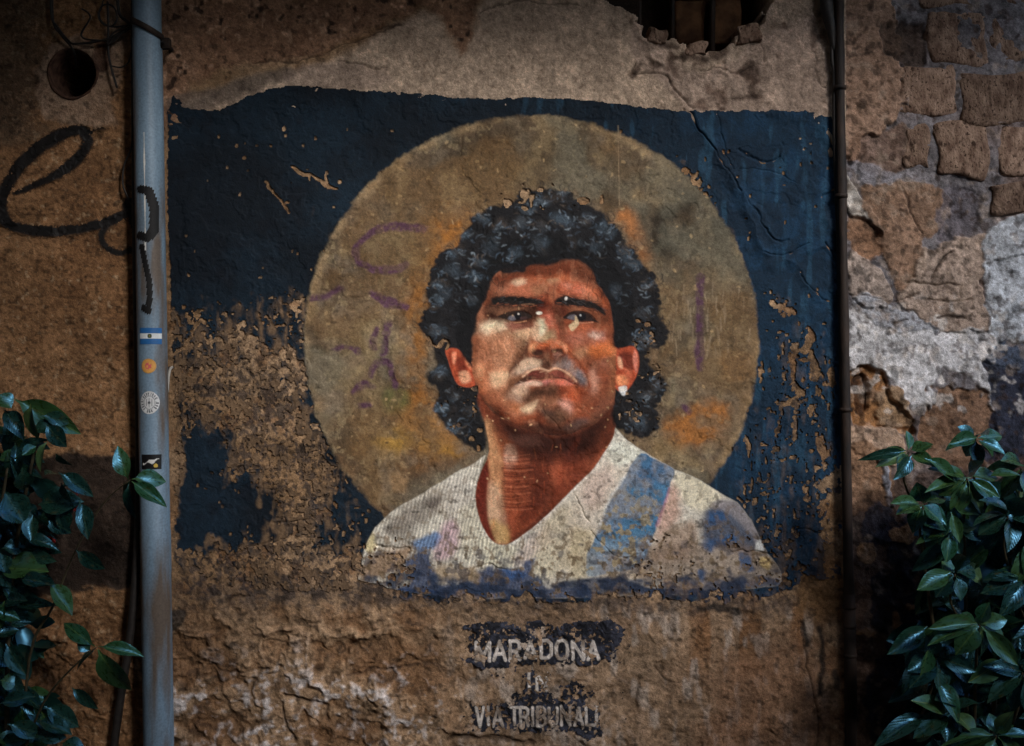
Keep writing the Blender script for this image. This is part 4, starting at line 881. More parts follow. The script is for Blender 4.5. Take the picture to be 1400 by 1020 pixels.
for k in range(750):
    x = R.uniform(580, 908); y = R.uniform(262, 612); r = R.uniform(4, 10); a0 = R.uniform(0, 6.28); sp = R.uniform(1, 2.6)
    pts = [(x + r * math.cos(a0 + sp * t), y + r * .8 * math.sin(a0 + sp * t)) for t in (0, .33, .66, 1)]
    gm.put(gm.line(pts, [.5, 1.6, .5], .9, .6), P(*R.choice([(8, 8, 10), (8, 8, 10), (40, 44, 50), (34, 30, 28), (50, 56, 64)])), R.uniform(.4, .8), mHAIR)
for k in range(300):       # stray curls past the outline
    q = HAIR[R.randrange(0, 35)]; dx, dy = q[0] - 745, q[1] - 430; L = math.hypot(dx, dy)
    x, y = q[0] - dx / L * 2 + R.uniform(-9, 9), q[1] - dy / L * 2 + R.uniform(-9, 9)
    if 640 < x < 845 and y > 360: continue
    a0 = R.uniform(0, 6.28)
    gm.put(gm.line([(x + 5 * math.cos(a0 + t), y + 5 * math.sin(a0 + t)) for t in (0, .7, 1.4, 2.1)], [.6, 1.7, .5], 1.1, .5), P(22, 23, 27), R.uniform(.35, .8))
for k in range(26):       # loose strands on the temples
    x = R.choice([R.uniform(660, 690), R.uniform(805, 830)]); y = R.uniform(366, 402)
    Ls([(x, y), (x + R.uniform(-3, 3), y + 6), (x + R.uniform(-5, 5), y + R.uniform(9, 15))], .9, (22, 18, 18), .8, .7, .5)
# small flakes painted face-wide: old filler showing through
for k in range(24):
    x = R.uniform(660, 838); y = R.uniform(525, 660)
    gm.put(gm.poly(ell(x, y, R.uniform(.8, 2.4), R.uniform(.6, 1.6), R.uniform(0, 180), 7), .7, 1.5), P(196, 160, 124), R.uniform(.5, .9), np.maximum(mNECK, mFACE * sst(560, 580, MY)))
for k in range(40):
    x = R.uniform(655, 838); y = R.uniform(372, 590)
    gm.put(gm.poly(ell(x, y, R.uniform(.8, 2.2), R.uniform(.6, 1.5), R.uniform(0, 180), 7), .7, 1.5), P(166, 140, 106) if R.random() < .6 else P(60, 36, 26), R.uniform(.4, .8), mFACE)
gm.rgb = mixc(gm.rgb, np.clip(gm.rgb * np.array([1.10, .97, .88], np.float32), 0, .82), np.maximum.reduce([mFACE, mNECK, mEAR]) * (1 - mHAIR))
gm.rgb *= ((0.86 + 0.28 * q3) * np.where(mFACE > .3, 1, .9 + .2 * fbm(MX, MY, 3, 491, 1)))[..., None]
gm.rgb = mixc(gm.rgb, A(40, 34, 28), sst(.72, .80, fbm(MX, MY, 7, 493, 2)) * np.maximum(halo * (1 - fig0) * .6, mSHIRT) * .5)
fig = np.maximum.reduce([mHAIR, mFACE, mNECK, mEAR, mSHIRT])
# a dark blue band brushed along the foot of the picture
band = field_poly(gm, [(500, 790), (560, 782), (660, 792), (760, 790), (870, 788), (960, 786), (1062, 778), (1066, 812), (1000, 826), (900, 818), (760, 824), (640, 828), (540, 822)], 6, 12) * sst(.30, .60, fbm(MX, MY, 18, 495, 3, 1.8))
gm.rgb = mixc(gm.rgb, mixc(A(24, 34, 52), A(46, 62, 88), q3), band * .9)

# ---------------------------------------------- where the coat of paint has survived
EDGE = [(230, 152), (262, 148), (300, 150), (345, 130), (372, 122), (405, 118), (480, 122), (560, 127), (640, 135), (740, 133), (800, 138), (870, 145), (930, 152), (1000, 151), (1090, 152), (1124, 158), (1142, 172), (1146, 300), (1150, 480), (1152, 640), (1152, 760), (1146, 792), (1100, 796), (1070, 812), (1000, 828), (900, 822), (760, 826), (640, 828), (540, 822), (500, 806), (420, 812), (330, 806), (240, 790), (236, 640), (234, 400)]
keep = field_poly(gm, EDGE, 5.5, 2.5)
edge0 = keep.copy()
def lose(pts, k, soft=20, warp=16):
    s, m = gm.poly(pts, soft, warp); keep[s] -= k * m
nb = 1 - np.maximum(fig, halo)          # the bare blue ground
keepb = np.zeros_like(keep)
def loseb(pts, k, soft=20, warp=16):
    s, m = gm.poly(pts, soft, warp); keepb[s] = np.maximum(keepb[s], k * m)
loseb([(236, 505), (260, 480), (300, 470), (330, 450), (370, 452), (400, 480), (420, 490), (432, 560), (440, 600), (470, 660), (455, 700), (440, 790), (330, 800), (310, 745), (370, 715), (362, 672), (318, 655), (306, 610), (290, 580), (262, 590), (252, 560), (236, 570)], .56, 34, 34)
loseb([(240, 420), (300, 440), (360, 420), (380, 460), (330, 500), (240, 520)], .40, 16, 24)
loseb([(228, 520), (246, 520), (250, 640), (240, 800), (226, 800)], .6, 6, 8)
loseb([(240, 745), (520, 760), (520, 830), (240, 830)], .50, 12, 26)
loseb([(440, 770), (470, 680), (500, 700), (490, 790)], .25, 8, 12)
loseb([(1050, 395), (1080, 400), (1090, 430), (1060, 432)], .45, 8, 10)
loseb([(1060, 440), (1120, 440), (1140, 560), (1130, 720), (1040, 740), (1000, 640), (1030, 560), (1060, 520)], .40, 26, 24)
loseb([(1035, 560), (1075, 540), (1080, 640), (1040, 660), (1000, 640)], .42, 18, 20)
loseb([(1060, 700), (1150, 690), (1150, 800), (1070, 800)], .44, 14, 24)
loseb([(1120, 690), (1150, 640), (1152, 800), (1090, 800), (1110, 750)], .60, 8, 14)
loseb([(930, 220), (950, 225), (985, 285), (1010, 330), (1000, 330), (960, 280)], .42, 8, 10)
loseb([(240, 420), (420, 400), (420, 480), (240, 480)], .30, 14, 20)
loseb([(385, 225), (470, 235), (470, 300), (380, 300)], .12, 16, 16)
keep -= .75 * sst(808, 840, MY + 26 * gm.wx) + .16 * sst(770, 800, MY + 26 * gm.wy) * sst(.4, .6, q2) * (1 - band)
keep -= keepb * nb * (1 - .45 * sst(900, 1000, MX) * sst(1140, 1110, MX))
lose([(560, 812), (1060, 806), (1060, 840), (500, 840), (480, 810)], .22, 10, 20)
lose([(480, 730), (560, 745), (560, 800), (480, 810)], .22, 10, 16)
lose([(900, 720), (1060, 720), (1070, 800), (880, 800)], .18, 18, 20)
lose([(830, 690), (890, 690), (880, 770), (810, 780)], .12, 12, 16)
lose([(580, 440), (665, 540), (660, 620), (600, 590), (580, 520)], .20, 12, 14)
lose([(845, 470), (900, 440), (905, 590), (850, 590)], .20, 12, 14)
lose([(690, 255), (800, 255), (800, 290), (690, 285)], .28, 10, 12)
def skin_of(): return np.maximum.reduce([mFACE, mNECK, mEAR, .95 * mHAIR])
nk = fbm(MX, MY, 11, 501, 3); nk2 = fbm(MX, MY, 4.2, 511, 2); nk3 = fbm(MX, MY, 60, 521, 2)
tex = (nk - .5) * .85 + (nk2 - .5) * .95 + (nk3 - .5) * .45
loss = np.clip(edge0 - keep, 0, 1); skin = np.maximum.reduce([mFACE, mNECK, mEAR])
st_ = fbm(MX + 5 * gm.wx, MY, 7, 531, 3, .22)
wear = np.clip(loss * 1.25 + (st_ - .5) * .9 * sst(.01, .2, loss) + (nk - .5) * .5 * sst(.01, .2, loss), 0, 1)
under = mixc(A(112, 88, 64), A(150, 120, 90), q2) * (.75 + .5 * q3)[..., None]
gm.rgb = mixc(gm.rgb, under, sst(.28, .80, wear) * .72 * (1 - skin_of()) * (1 - .55 * sst(900, 1000, MX)))
keep = keep + (.42 + .50 * sst(.02, .25, loss)) * tex + .30 * (st_ - .5) * sst(.02, .2, loss) + .22 * skin
# edges of the disc are chipped, and scratches run down the ground
keep -= .26 * sst(9, 0, np.abs(hd - HC[2] - 2)) * (1 - fig) * sst(.45, .65, nk3)
for k in range(330):
    x = R.uniform(250, 1140); y = R.uniform(170, 760)
    s, m = gm.poly(ell(x, y, R.uniform(.8, 2.4), R.uniform(.8, 3.5), R.uniform(-30, 30), 7), .8, 2.5); keep[s] -= .7 * m * nb[s]
for pts, w in [([(398, 228), (412, 236), (428, 240), (448, 252), (460, 258)], [3, 6, 2, 6, 2]), ([(364, 248), (380, 268), (396, 292)], [3, 1.5, 4]), ([(448, 240), (452, 256)], 3), ([(1108, 448), (1112, 462), (1098, 478)], [3, 6, 8]), ([(1108, 482), (1114, 500), (1116, 516)], [8, 14, 6]), ([(1084, 488), (1086, 520), (1096, 534)], [7, 4, 10]), ([(1136, 505), (1138, 522)], 8), ([(1056, 412), (1066, 420), (1078, 424)], [6, 4, 8]), ([(1070, 550), (1086, 548)], 6), ([(1086, 570), (1088, 600)], 5), ([(1118, 600), (1126, 620)], [6, 12])]:
    s, m = gm.line(pts, w, 1.2, 4); keep[s] -= 1.0 * m * nb[s]
for k in range(90):
    x = R.uniform(1000, 1140); y = R.uniform(440, 720); l = R.uniform(3, 14)
    s, m = gm.line([(x, y), (x + R.uniform(-3, 3), y + l)], R.uniform(1, 4), 1, 4); keep[s] -= .6 * m * nb[s]
for (x, y, a, b) in [(718, 266, 5, 6), (738, 259, 4, 3), (694, 278, 5, 4), (719, 283, 4, 3), (798, 275, 8, 4), (823, 272, 3, 6), (657, 588, 4, 3), (646, 600, 4, 3), (629, 581, 2, 3), (655, 611, 3, 4), (862, 548, 5, 1.5), (874, 566, 3, 2.5), (848, 567, 2, 3), (868, 572, 3, 2), (886, 443, 4, 2.5), (873, 438, 3, 2), (604, 470, 3, 2)]:
    s, m = gm.poly(ell(x, y, a, b), 1.2, 3); keep[s] -= 1.2 * m
s, m = gm.line([(588, 460), (592, 470), (602, 474), (606, 466), (614, 468), (612, 476)], 2.6, 1, 2); keep[s] -= 1.2 * m
alive = keep > 0.5
qa = alive[:-1, :-1] & alive[1:, :-1] & alive[1:, 1:] & alive[:-1, 1:]
# the paint thickens the wall by about two millimetres
Vm = np.stack([(MX - 700) * S, -(Hm + 2.0 + 0.5 * mHAIR + 1.1 * sst(.72, .52, keep) * sst(.02, .12, loss) * (1 - skin)) / 1000.0, ZC - (MY - 510) * S], -1).reshape(-1, 3)
Cm = gm.rgb.reshape(-1, 3)
ids = np.zeros(MX.shape, np.int8)                   # 0 ground
ids[halo > .5] = 1; ids[(purple > .4) & (halo > .5)] = 12
ids[mSHIRT > .5] = 5; ids[mSTR > .5] = 6; ids[mNECK > .5] = 4; ids[mHAIR > .5] = 2; ids[mEAR > .5] = 7; ids[(mFACE > .5) & (mHAIR <= .5)] = 3
def sub(pts_list, k):
    for pts in pts_list:
        s, m = gm.poly(pts, 1, 0)
        v = ids[s]; v[(m > .5)] = k; ids[s] = v
sub([BRL, BRR], 8)
sub([e1((215, 445), (300, 402), (400, 376), (480, 364), (560, 378), (640, 400), (690, 440), (620, 476), (510, 496), (420, 498), (340, 480)), e2((310, 448), (395, 385), (480, 364), (580, 372), (670, 402), (740, 470), (810, 525), (700, 505), (600, 512), (520, 506), (430, 486), (350, 474))], 9)
sub([LIPU, LIPL], 10); sub([f3((415, 545), (445, 495), (490, 330), (530, 250), (600, 255), (620, 400), (660, 498), (692, 540), (676, 592), (560, 606), (450, 596))], 11)
qi = ids[:-1, :-1]
allf = grid_faces(*MX.shape).reshape(qi.shape + (4,))
mural = empty('portrait_mural', (0, 0, 0), label='large weathered wall painting of a curly-haired man before a round halo on dark blue', cat='mural')
def part(name, sel, parent, label=None):
    f = allf[qa & sel]
    if len(f) == 0: return None
    o = sub_mesh(name, Vm, Cm, f, M_PAINT, parent)
    return tag(o, label)
part('blue_background', qi == 0, mural, 'dark blue painted ground, flaking to bare plaster')
part('halo', qi == 1, mural, 'round olive and ochre painted disc behind the head')
part('hair', qi == 2, mural, 'painted black curly hair')
face = part('face', qi == 3, mural, 'painted face looking up and aside')
colx = np.broadcast_to(gm.xs[:-1], qi.shape)
for lo, hi in ((0, 749), (749, 9999)):
    sx = (colx >= lo) & (colx < hi)
    part('eyebrow', (qi == 8) & sx, face); part('eye', (qi == 9) & sx, face); part('ear', (qi == 7) & sx, mural)
part('mouth', qi == 10, face); part('nose', qi == 11, face)
part('neck', qi == 4, mural)
shirt = part('shirt', qi == 5, mural, 'painted white ribbed jersey, worn through at the hem')
part('shirt_stripe', qi == 6, shirt, 'blue stripe over the shoulder of the painted jersey')
f = allf[qa & (qi == 12)]
ctr = gm.X[:-1, :-1][qa & (qi == 12)]
for nm, sel, lab in [('graffiti_scrawl', ctr < 700, 'faded purple sprayed scrawl on the halo, on the side by the grey pipe'), ('graffiti_scrawl', ctr >= 700, 'faint purple sprayed upright line on the halo, on the side by the stone wall')]:
    tag(sub_mesh(nm, Vm, Cm, f[sel], M_PAINT), lab, 'graffiti')

# ================================================================== THE LETTERING UNDER THE MURAL
gl = Grid(np.arange(628, 862, 0.75), np.arange(842, 1012, 0.75), 970)
Hl = plaster_height(gl); LX, LY = gl.X, gl.Y
blk = np.zeros_like(LX)
def bb(pts, k=1, soft=3, warp=6, smooth=True):
    s, m = gl.poly(pts, soft, warp, smooth); blk[s] = np.maximum(blk[s], m * k)
bb([(640, 852), (850, 851), (848, 904), (826, 908), (700, 908), (644, 910)], .58, 2, 3, False); bb([(646, 962), (820, 962), (822, 998), (646, 998)], .48, 3, 4, False)
bb([(640, 852), (745, 852), (752, 860), (700, 862), (640, 862)], .75); bb([(790, 852), (849, 851), (850, 880), (842, 886), (824, 872), (806, 868), (790, 860)], .95)
bb([(676, 872), (730, 868), (732, 878), (712, 906), (648, 910), (646, 896), (672, 890)], .8); bb([(734, 874), (760, 870), (782, 880), (800, 872), (824, 872), (824, 900), (780, 902), (740, 902)], .72); bb([(644, 896), (712, 896), (712, 908), (646, 910)], .85)
bb([(822, 872), (846, 880), (846, 896), (826, 890)], .55); bb([(700, 948), (726, 944), (756, 950), (756, 966), (706, 966)], .6); bb([(768, 938), (790, 934), (812, 942), (818, 962), (796, 966), (776, 962)], .6)
bb([(700, 964), (800, 964), (818, 990), (812, 998), (700, 998)], .68); bb([(646, 966), (664, 966), (668, 990), (652, 990)], .55); bb([(668, 966), (690, 972), (690, 998), (672, 1000)], .65); bb([(784, 990), (818, 990), (822, 1006), (788, 1006)], .6)
bb([(716, 918), (736, 916), (738, 946), (720, 946)], .45)
GL = {'M': [[(0, 1), (0, 0), (.5, .8), (1, 0), (1, 1)]], 'A': [[(0, 1), (.5, 0), (1, 1)], [(.2, .68), (.8, .68)]], 'R': [[(0, 1), (0, 0), (.7, 0), (.98, .12), (.98, .38), (.7, .52), (0, .52)], [(.55, .52), (1, 1)]],
      'D': [[(0, 1), (0, 0), (.6, 0), (.95, .2), (1, .5), (.95, .8), (.6, 1), (0, 1)]], 'O': [[(.5, 0), (.85, .1), (1, .5), (.85, .9), (.5, 1), (.15, .9), (0, .5), (.15, .1), (.5, 0)]], 'N': [[(0, 1), (0, 0), (1, 1), (1, 0)]],
      'I': [[(.5, 0), (.5, 1)]], 'V': [[(0, 0), (.5, 1), (1, 0)]], 'T': [[(0, 0), (1, 0)], [(.5, 0), (.5, 1)]], 'B': [[(0, 1), (0, 0), (.65, 0), (.95, .13), (.95, .36), (.65, .48), (0, .48)], [(.65, .48), (1, .62), (1, .86), (.65, 1), (0, 1)]],
      'U': [[(0, 0), (0, .75), (.25, .97), (.75, .97), (1, .75), (1, 0)]], 'L': [[(0, 0), (0, 1), (1, 1)]]}
text = [('M', 651, 669, 878, 903, 1.3), ('A', 675, 691, 877, 902, 1.1), ('R', 697.5, 710.5, 876.5, 902, 1.1), ('A', 717.5, 733, 877, 900, 1.2), ('D', 740, 754, 876.5, 900, 1), ('O', 760, 776, 876, 900.5, 1), ('N', 783, 797.5, 877, 901, .95), ('A', 803.5, 818, 877.5, 901, 1),
        ('I', 719, 728, 920, 944, .20), ('N', 734, 747, 920, 944, .30),
        ('V', 651, 661, 967, 994, .8), ('I', 665.5, 670, 967, 992, .62), ('A', 674, 687, 968, 994, .85), ('T', 698.5, 708, 967, 991, .7), ('R', 711.5, 722, 967, 992, .9), ('I', 726.5, 730.5, 967, 992, .9), ('B', 735, 745.5, 967, 991, .95), ('U', 750.5, 761.5, 968, 991, .85), ('N', 767.5, 779, 966, 991, .95), ('A', 785, 796, 967, 991, 1), ('L', 801, 812.5, 967, 990.5, .7), ('I', 813, 818, 964, 990, .5)]
er = fbm(LX, LY, 16, 611, 3); er2 = fbm(LX, LY, 3.2, 621, 2)
lid = np.zeros(LX.shape, np.int16); lm = np.zeros_like(LX)
for k, (ch, x0, x1, y0, y1, st) in enumerate(text):
    m_all = np.zeros_like(LX)
    for pl in GL[ch]:
        s, m = gl.line([(x0 + u * (x1 - x0), y0 + v * (y1 - y0)) for u, v in pl], 4.6 if k < 8 else 4.0, .7, 1.0, ch in 'OU')
        m_all[s] = np.maximum(m_all[s], m)
    m_all *= (st + (er - .5) * .9 + (er2 - .5) * .9 > .34)
    lid[m_all > .5] = k + 1; lm = np.maximum(lm, m_all)
darkon = (blk + (er - .5) * .8 + (er2 - .5) * 1.3) > .52
gl.rgb[:] = mixc(A(30, 31, 38), A(58, 60, 72), sst(.4, .7, fbm(LX, LY, 8, 631, 2)))
gl.rgb = mixc(gl.rgb, mixc(A(140, 126, 114), A(206, 196, 188), sst(.3, .65, er)), lm)
Vl = np.stack([(LX - 700) * S, -(Hl - 1.2 + .8 * lm) / 1000.0, ZC - (LY - 510) * S], -1).reshape(-1, 3); Cl = gl.rgb.reshape(-1, 3)
lf = grid_faces(*LX.shape).reshape(LX.shape[0] - 1, LX.shape[1] - 1, 4)
sign = empty('painted_inscription', (0, 0, 0), label='worn white capital letters stencilled on black patches below the mural', cat='lettering')
lq = lid[:-1, :-1]
ly = gl.Y[:-1, :-1]
for lo_, hi_ in ((0, 912), (912, 9999)):
    bgp = sub_mesh('black_ground', Vl, Cl, lf[(darkon[:-1, :-1]) & (lq == 0) & (ly >= lo_) & (ly < hi_)], M_PAINT, sign); tag(bgp, kind='stuff')
for k in range(len(text)):
    f = lf[lq == k + 1]
    if len(f): sub_mesh('letter', Vl, Cl, f, M_PAINT, sign)

# ================================================================== BLACK SPRAY TAG ON THE LEFT PLASTER
gt = Grid(np.arange(-30, 192, 0.9), np.arange(160, 352, 0.9), 980)
Ht = plaster_height(gt)
tm = np.zeros_like(gt.X)
for pts, w in [([(124, 180), (104, 178), (72, 190), (40, 214), (14, 246), (3, 272), (4, 294), (20, 310), (66, 317), (117, 311), (160, 298), (196, 283)], [7, 13, 16, 15, 15, 15, 14, 13, 13, 12, 12, 10]), ([(112, 182), (120, 192), (112, 210), (92, 230), (60, 248), (22, 264)], [8, 13, 13, 13, 9, 6]), ([(124, 178), (142, 175)], 3), ([(168, 298), (146, 308), (138, 324), (146, 338), (164, 346), (188, 338)], [9, 9, 8, 8, 7, 7]), ([(176, 280), (186, 300), (190, 330)], [16, 18, 10])]:
    s, m = gt.line(pts, np.asarray(w) * 1.22 if hasattr(w, '__len__') else w * 1.2, 6, 2); tm[s] = np.maximum(tm[s], m)
tk = (tm + (fbm(gt.X, gt.Y, 2.2, 701, 2) - .5) * .9 + (fbm(gt.X, gt.Y, 20, 705, 2) - .5) * .3) > .5
gt.rgb[:] = mixc(A(17, 16, 17), A(34, 30, 29), fbm(gt.X, gt.Y, 12, 711, 2))
gt.rgb = mixc(np.broadcast_to(A(104, 76, 52), gt.rgb.shape), gt.rgb, sst(.30, .80, tm))
Vt = np.stack([(gt.X - 700) * S, -(Ht + 0.9) / 1000.0, ZC - (gt.Y - 510) * S], -1).reshape(-1, 3)
tf = grid_faces(*gt.X.shape).reshape(gt.X.shape[0] - 1, gt.X.shape[1] - 1, 4)
tag(sub_mesh('graffiti_tag', Vt, gt.rgb.reshape(-1, 3), tf[tk[:-1, :-1]], M_SPRAY), 'thick black looping spray tag on brown plaster below the vent hole', 'graffiti')

# ================================================================== THE STONE WALL ON THE RIGHT
SW = empty('stone_wall', (wx(1300), 0.05, 0), label='rough tuff stone wall with patches of old whitewash beside the iron pipe', cat='wall')
def to_local(o, root):
    o.parent = root; o.matrix_parent_inverse = Matrix.Translation(-Vector(root.location))
gs = Grid(axis(SPLIT, 2500, SPLIT, 1410, 1.6, 14), axis(-1100, GROUND_PY + 8, -8, 1030, 1.6, 14), 990)
X, Y = gs.X, gs.Y
hs = (fbm(X, Y, 150, 801, 3) - .5) * 30 + (fbm(X, Y, 34, 811, 3) - .5) * 18 + (ridged(X + 8 * gs.wx, Y + 8 * gs.wy, 30, 815, 3) - .5) * 10 + (fbm(X, Y, 9, 821, 2) - .5) * 8 - 5
s1 = fbm(X, Y, 40, 831, 3); s2 = fbm(X, Y, 10, 841, 2); s0 = fbm(X, Y, 120, 851, 2)
mort = mixc(A(92, 88, 92), A(146, 140, 142), s1)
mort = mixc(mort, A(120, 88, 66), sst(.5, .7, s0) * .5)
gs.rgb = mort
def SP(pts, col, soft=4, a=.9, warp=8, h=0.0):
    global hs
    s, m = gs.poly(pts, soft * .42 if 2.2 < soft < 9 else soft, warp * 1.4); gs.put((s, m), A(*col), a); hs[s] += m * h * 1.5
SP([(1156, -300), (1215, -300), (1222, 0), (1236, 60), (1232, 110), (1240, 140), (1222, 165), (1186, 186), (1156, 196)], (164, 132, 110), 3, .95, 9, 12)
SP([(1208, 30), (1262, 34), (1264, 84), (1226, 84), (1210, 66)], (88, 72, 62), 6, .8, 8, -10)
SP([(1156, 196), (1240, 170), (1244, 230), (1170, 232)], (124, 96, 78), 6, .8, 8, 2)
SP([(1162, 225), (1200, 222), (1236, 244), (1220, 256), (1176, 250)], (150, 146, 152), 5, .8, 8, 2)
SP([(1160, 240), (1176, 262), (1200, 290), (1206, 320), (1186, 296), (1163, 292)], (206, 198, 190), 2.5, .95, 5, 8)
SP([(1163, 296), (1190, 300), (1212, 340), (1190, 356), (1163, 346)], (150, 112, 84), 5, .9, 6, -4)
SP([(1180, 256), (1240, 250), (1296, 254), (1300, 300), (1270, 330), (1268, 370), (1240, 398), (1222, 388), (1206, 330)], (142, 112, 90), 4, .95, 7, 3)
SP([(1296, 250), (1340, 262), (1346, 300), (1320, 330), (1292, 338), (1284, 300)], (104, 98, 104), 6, .8, 8, -6)
SP([(1163, 346), (1200, 366), (1214, 390), (1222, 412), (1200, 420), (1163, 402)], (176, 158, 146), 3, .95, 6, 8)
SP([(1250, 380), (1262, 348), (1300, 330), (1350, 318), (1400, 300), (1520, 300), (1520, 340), (1350, 360), (1356, 440), (1340, 452), (1280, 450), (1250, 430), (1230, 410)], (176, 154, 138), 3, .95, 6, 8)
SP([(1346, 330), (1400, 288), (1600, 280), (1600, 480), (1370, 500), (1356, 470), (1350, 400)], (196, 200, 206), 3, .95, 7, 6)
SP([(1163, 400), (1220, 415), (1280, 452), (1340, 450), (1360, 470), (1366, 560), (1330, 520), (1290, 505), (1262, 560), (1220, 520), (1190, 498), (1163, 498)], (214, 211, 212), 4, .94, 9, 3)
gs.put(gs.poly([(1163, 410), (1360, 440), (1362, 560), (1163, 500)], 10, 10), A(150, 140, 136), .0)
SP([(1163, 404), (1196, 402), (1260, 440), (1290, 452), (1230, 452), (1180, 428)], (158, 160, 168), 3, .8, 6, 3)
SP([(1166, 508), (1200, 500), (1216, 512), (1214, 540), (1240, 560), (1250, 590), (1214, 584), (1170, 578)], (158, 112, 70), 4, .95, 7, -16)
SP([(1208, 530), (1236, 532), (1246, 580), (1206, 578)], (170, 138, 106), 4, .9, 6, 9)
SP([(1172, 516), (1190, 524), (1190, 560), (1174, 566)], (74, 46, 30), 4, .8, 6, -16)
SP([(1262, 560), (1290, 530), (1350, 540), (1364, 600), (1350, 640), (1270, 630)], (140, 104, 76), 6, .85, 12, -8)
SP([(1163, 582), (1210, 582), (1240, 600), (1226, 640), (1163, 610)], (186, 156, 132), 4, .9, 8, 6)
SP([(1163, 615), (1200, 612), (1222, 660), (1224, 690), (1163, 700)], (158, 122, 94), 5, .9, 8, 2)
SP([(1196, 618), (1212, 640), (1222, 676), (1226, 690), (1218, 690), (1206, 650)], (170, 176, 190), 3, .8, 5, 6)
SP([(1366, 470), (1600, 478), (1600, 660), (1366, 650), (1360, 560)], (46, 50, 66), 2, .97, 4, -6)
SP([(1364, 472), (1430, 468), (1430, 500), (1366, 502)], (96, 108, 128), 4, .6, 9, 0)
SP([(1154, 692), (1600, 660), (1600, 1100), (1154, 1100)], (84, 62, 48), 10, .75, 12, -4)
for q in [[(1184, 700), (1222, 690), (1226, 740), (1190, 740)], [(1196, 790), (1230, 782), (1254, 800), (1256, 860), (1200, 866), (1190, 830)], [(1222, 720), (1262, 710), (1270, 780), (1230, 790)], [(1200, 900), (1300, 880), (1320, 1010), (1200, 1020)], [(1260, 800), (1400, 780), (1400, 860), (1270, 850)]]:
    SP(q, (40, 42, 54), 4, .88, 9, 1)
for q in [(1228, 850, 8, 13), (1186, 868, 12, 5), (1246, 830, 8, 5), (1240, 730, 20, 12), (1190, 756, 14, 14)]:
    SP(ell(*q), (168, 128, 92), 2.5, .9, 6, 2)
gs.rgb = mixc(gs.rgb, A(66, 48, 38), sst(.62, .76, fbm(X, Y, 8, 861, 2)) * .6)
gs.rgb = mixc(gs.rgb, A(216, 208, 202), sst(.60, .72, fbm(X, Y, 14, 871, 3)) * sst(390, 430, Y) * sst(600, 540, Y) * .7)
for pts, w in [([(1240, 385), (1262, 387), (1312, 388)], 2.5), ([(1275, 380), (1290, 356), (1306, 342)], 2.5), ([(1270, 408), (1300, 412), (1330, 410)], 1.8), ([(1280, 433), (1320, 434)], 3.5), ([(1163, 402), (1190, 404), (1216, 412), (1250, 404)], 1.8), ([(1316, 388), (1316, 408)], 1.5), ([(1236, 255), (1252, 300), (1266, 318)], 2), ([(1222, 440), (1240, 437)], 2)]:
    s, m = gs.line(pts, w, 1.2, 4); hs[s] -= 8 * m; gs.put((s, m), A(66, 50, 42), .8)
gs.rgb = mixc(gs.rgb, A(170, 150, 132), sst(.60, .74, fbm(X, Y, 18, 865, 4)) * .4)
gs.rgb *= ((.68 + .64 * s2) * (.8 + .4 * fbm(X, Y, 4, 881, 2)) * (.8 + .4 * s1))[..., None]
gs.rgb *= (1 - .55 * sst(.64, .74, fbm(X, Y, 12, 885, 3)))[..., None]
Vs = np.stack([(X - 700) * S, 0.012 - hs / 1000.0, ZC - (Y - 510) * S], -1).reshape(-1, 3)
o = mesh_np('mortar_and_plaster', Vs, grid_faces(*X.shape), M_WALL, gs.rgb.reshape(-1, 3)); to_local(o, SW)
stones = [(1272, 1350, 15, 85), (1357, 1440, 18, 83), (1232, 1308, 90, 153), (1318, 1426, 100, 166), (1240, 1271, 172, 226), (1285, 1352, 168, 239), (1370, 1446, 172, 236), (1262, 1340, -58, 6), (1348, 1436, -60, 8), (1186, 1254, -70, -8),
          (1448, 1540, 20, 88), (1434, 1520, 100, 168), (1456, 1530, 176, 240), (1446, 1530, -62, 8), (1360, 1440, 250, 290)]
for r in range(9):       # the courses go on above and beyond the frame
    y1 = -68 - r * 76; x = 1170 + (r % 2) * 34
    while x < 1900:
        w = R.uniform(60, 100); stones.append((x, x + w - 8, y1 - 66 + R.uniform(-3, 3), y1 + R.uniform(-3, 3))); x += w
for r in range(5):
    y1 = 12 + r * 78; x = 1548 + (r % 2) * 30
    while x < 1950:
        w = R.uniform(60, 100); stones.append((x, x + w - 8, y1 + R.uniform(-3, 3), y1 + 68 + R.uniform(-3, 3))); x += w
for k, q in enumerate(stones):
    o = block('stone', q[0] - 2, q[1] + 2, q[2] - 2, q[3] + 2, 0.013 - R.uniform(0, .007), 0.06, M_STONE, None, 500 + k, 6.0, 0.009); to_local(o, SW)

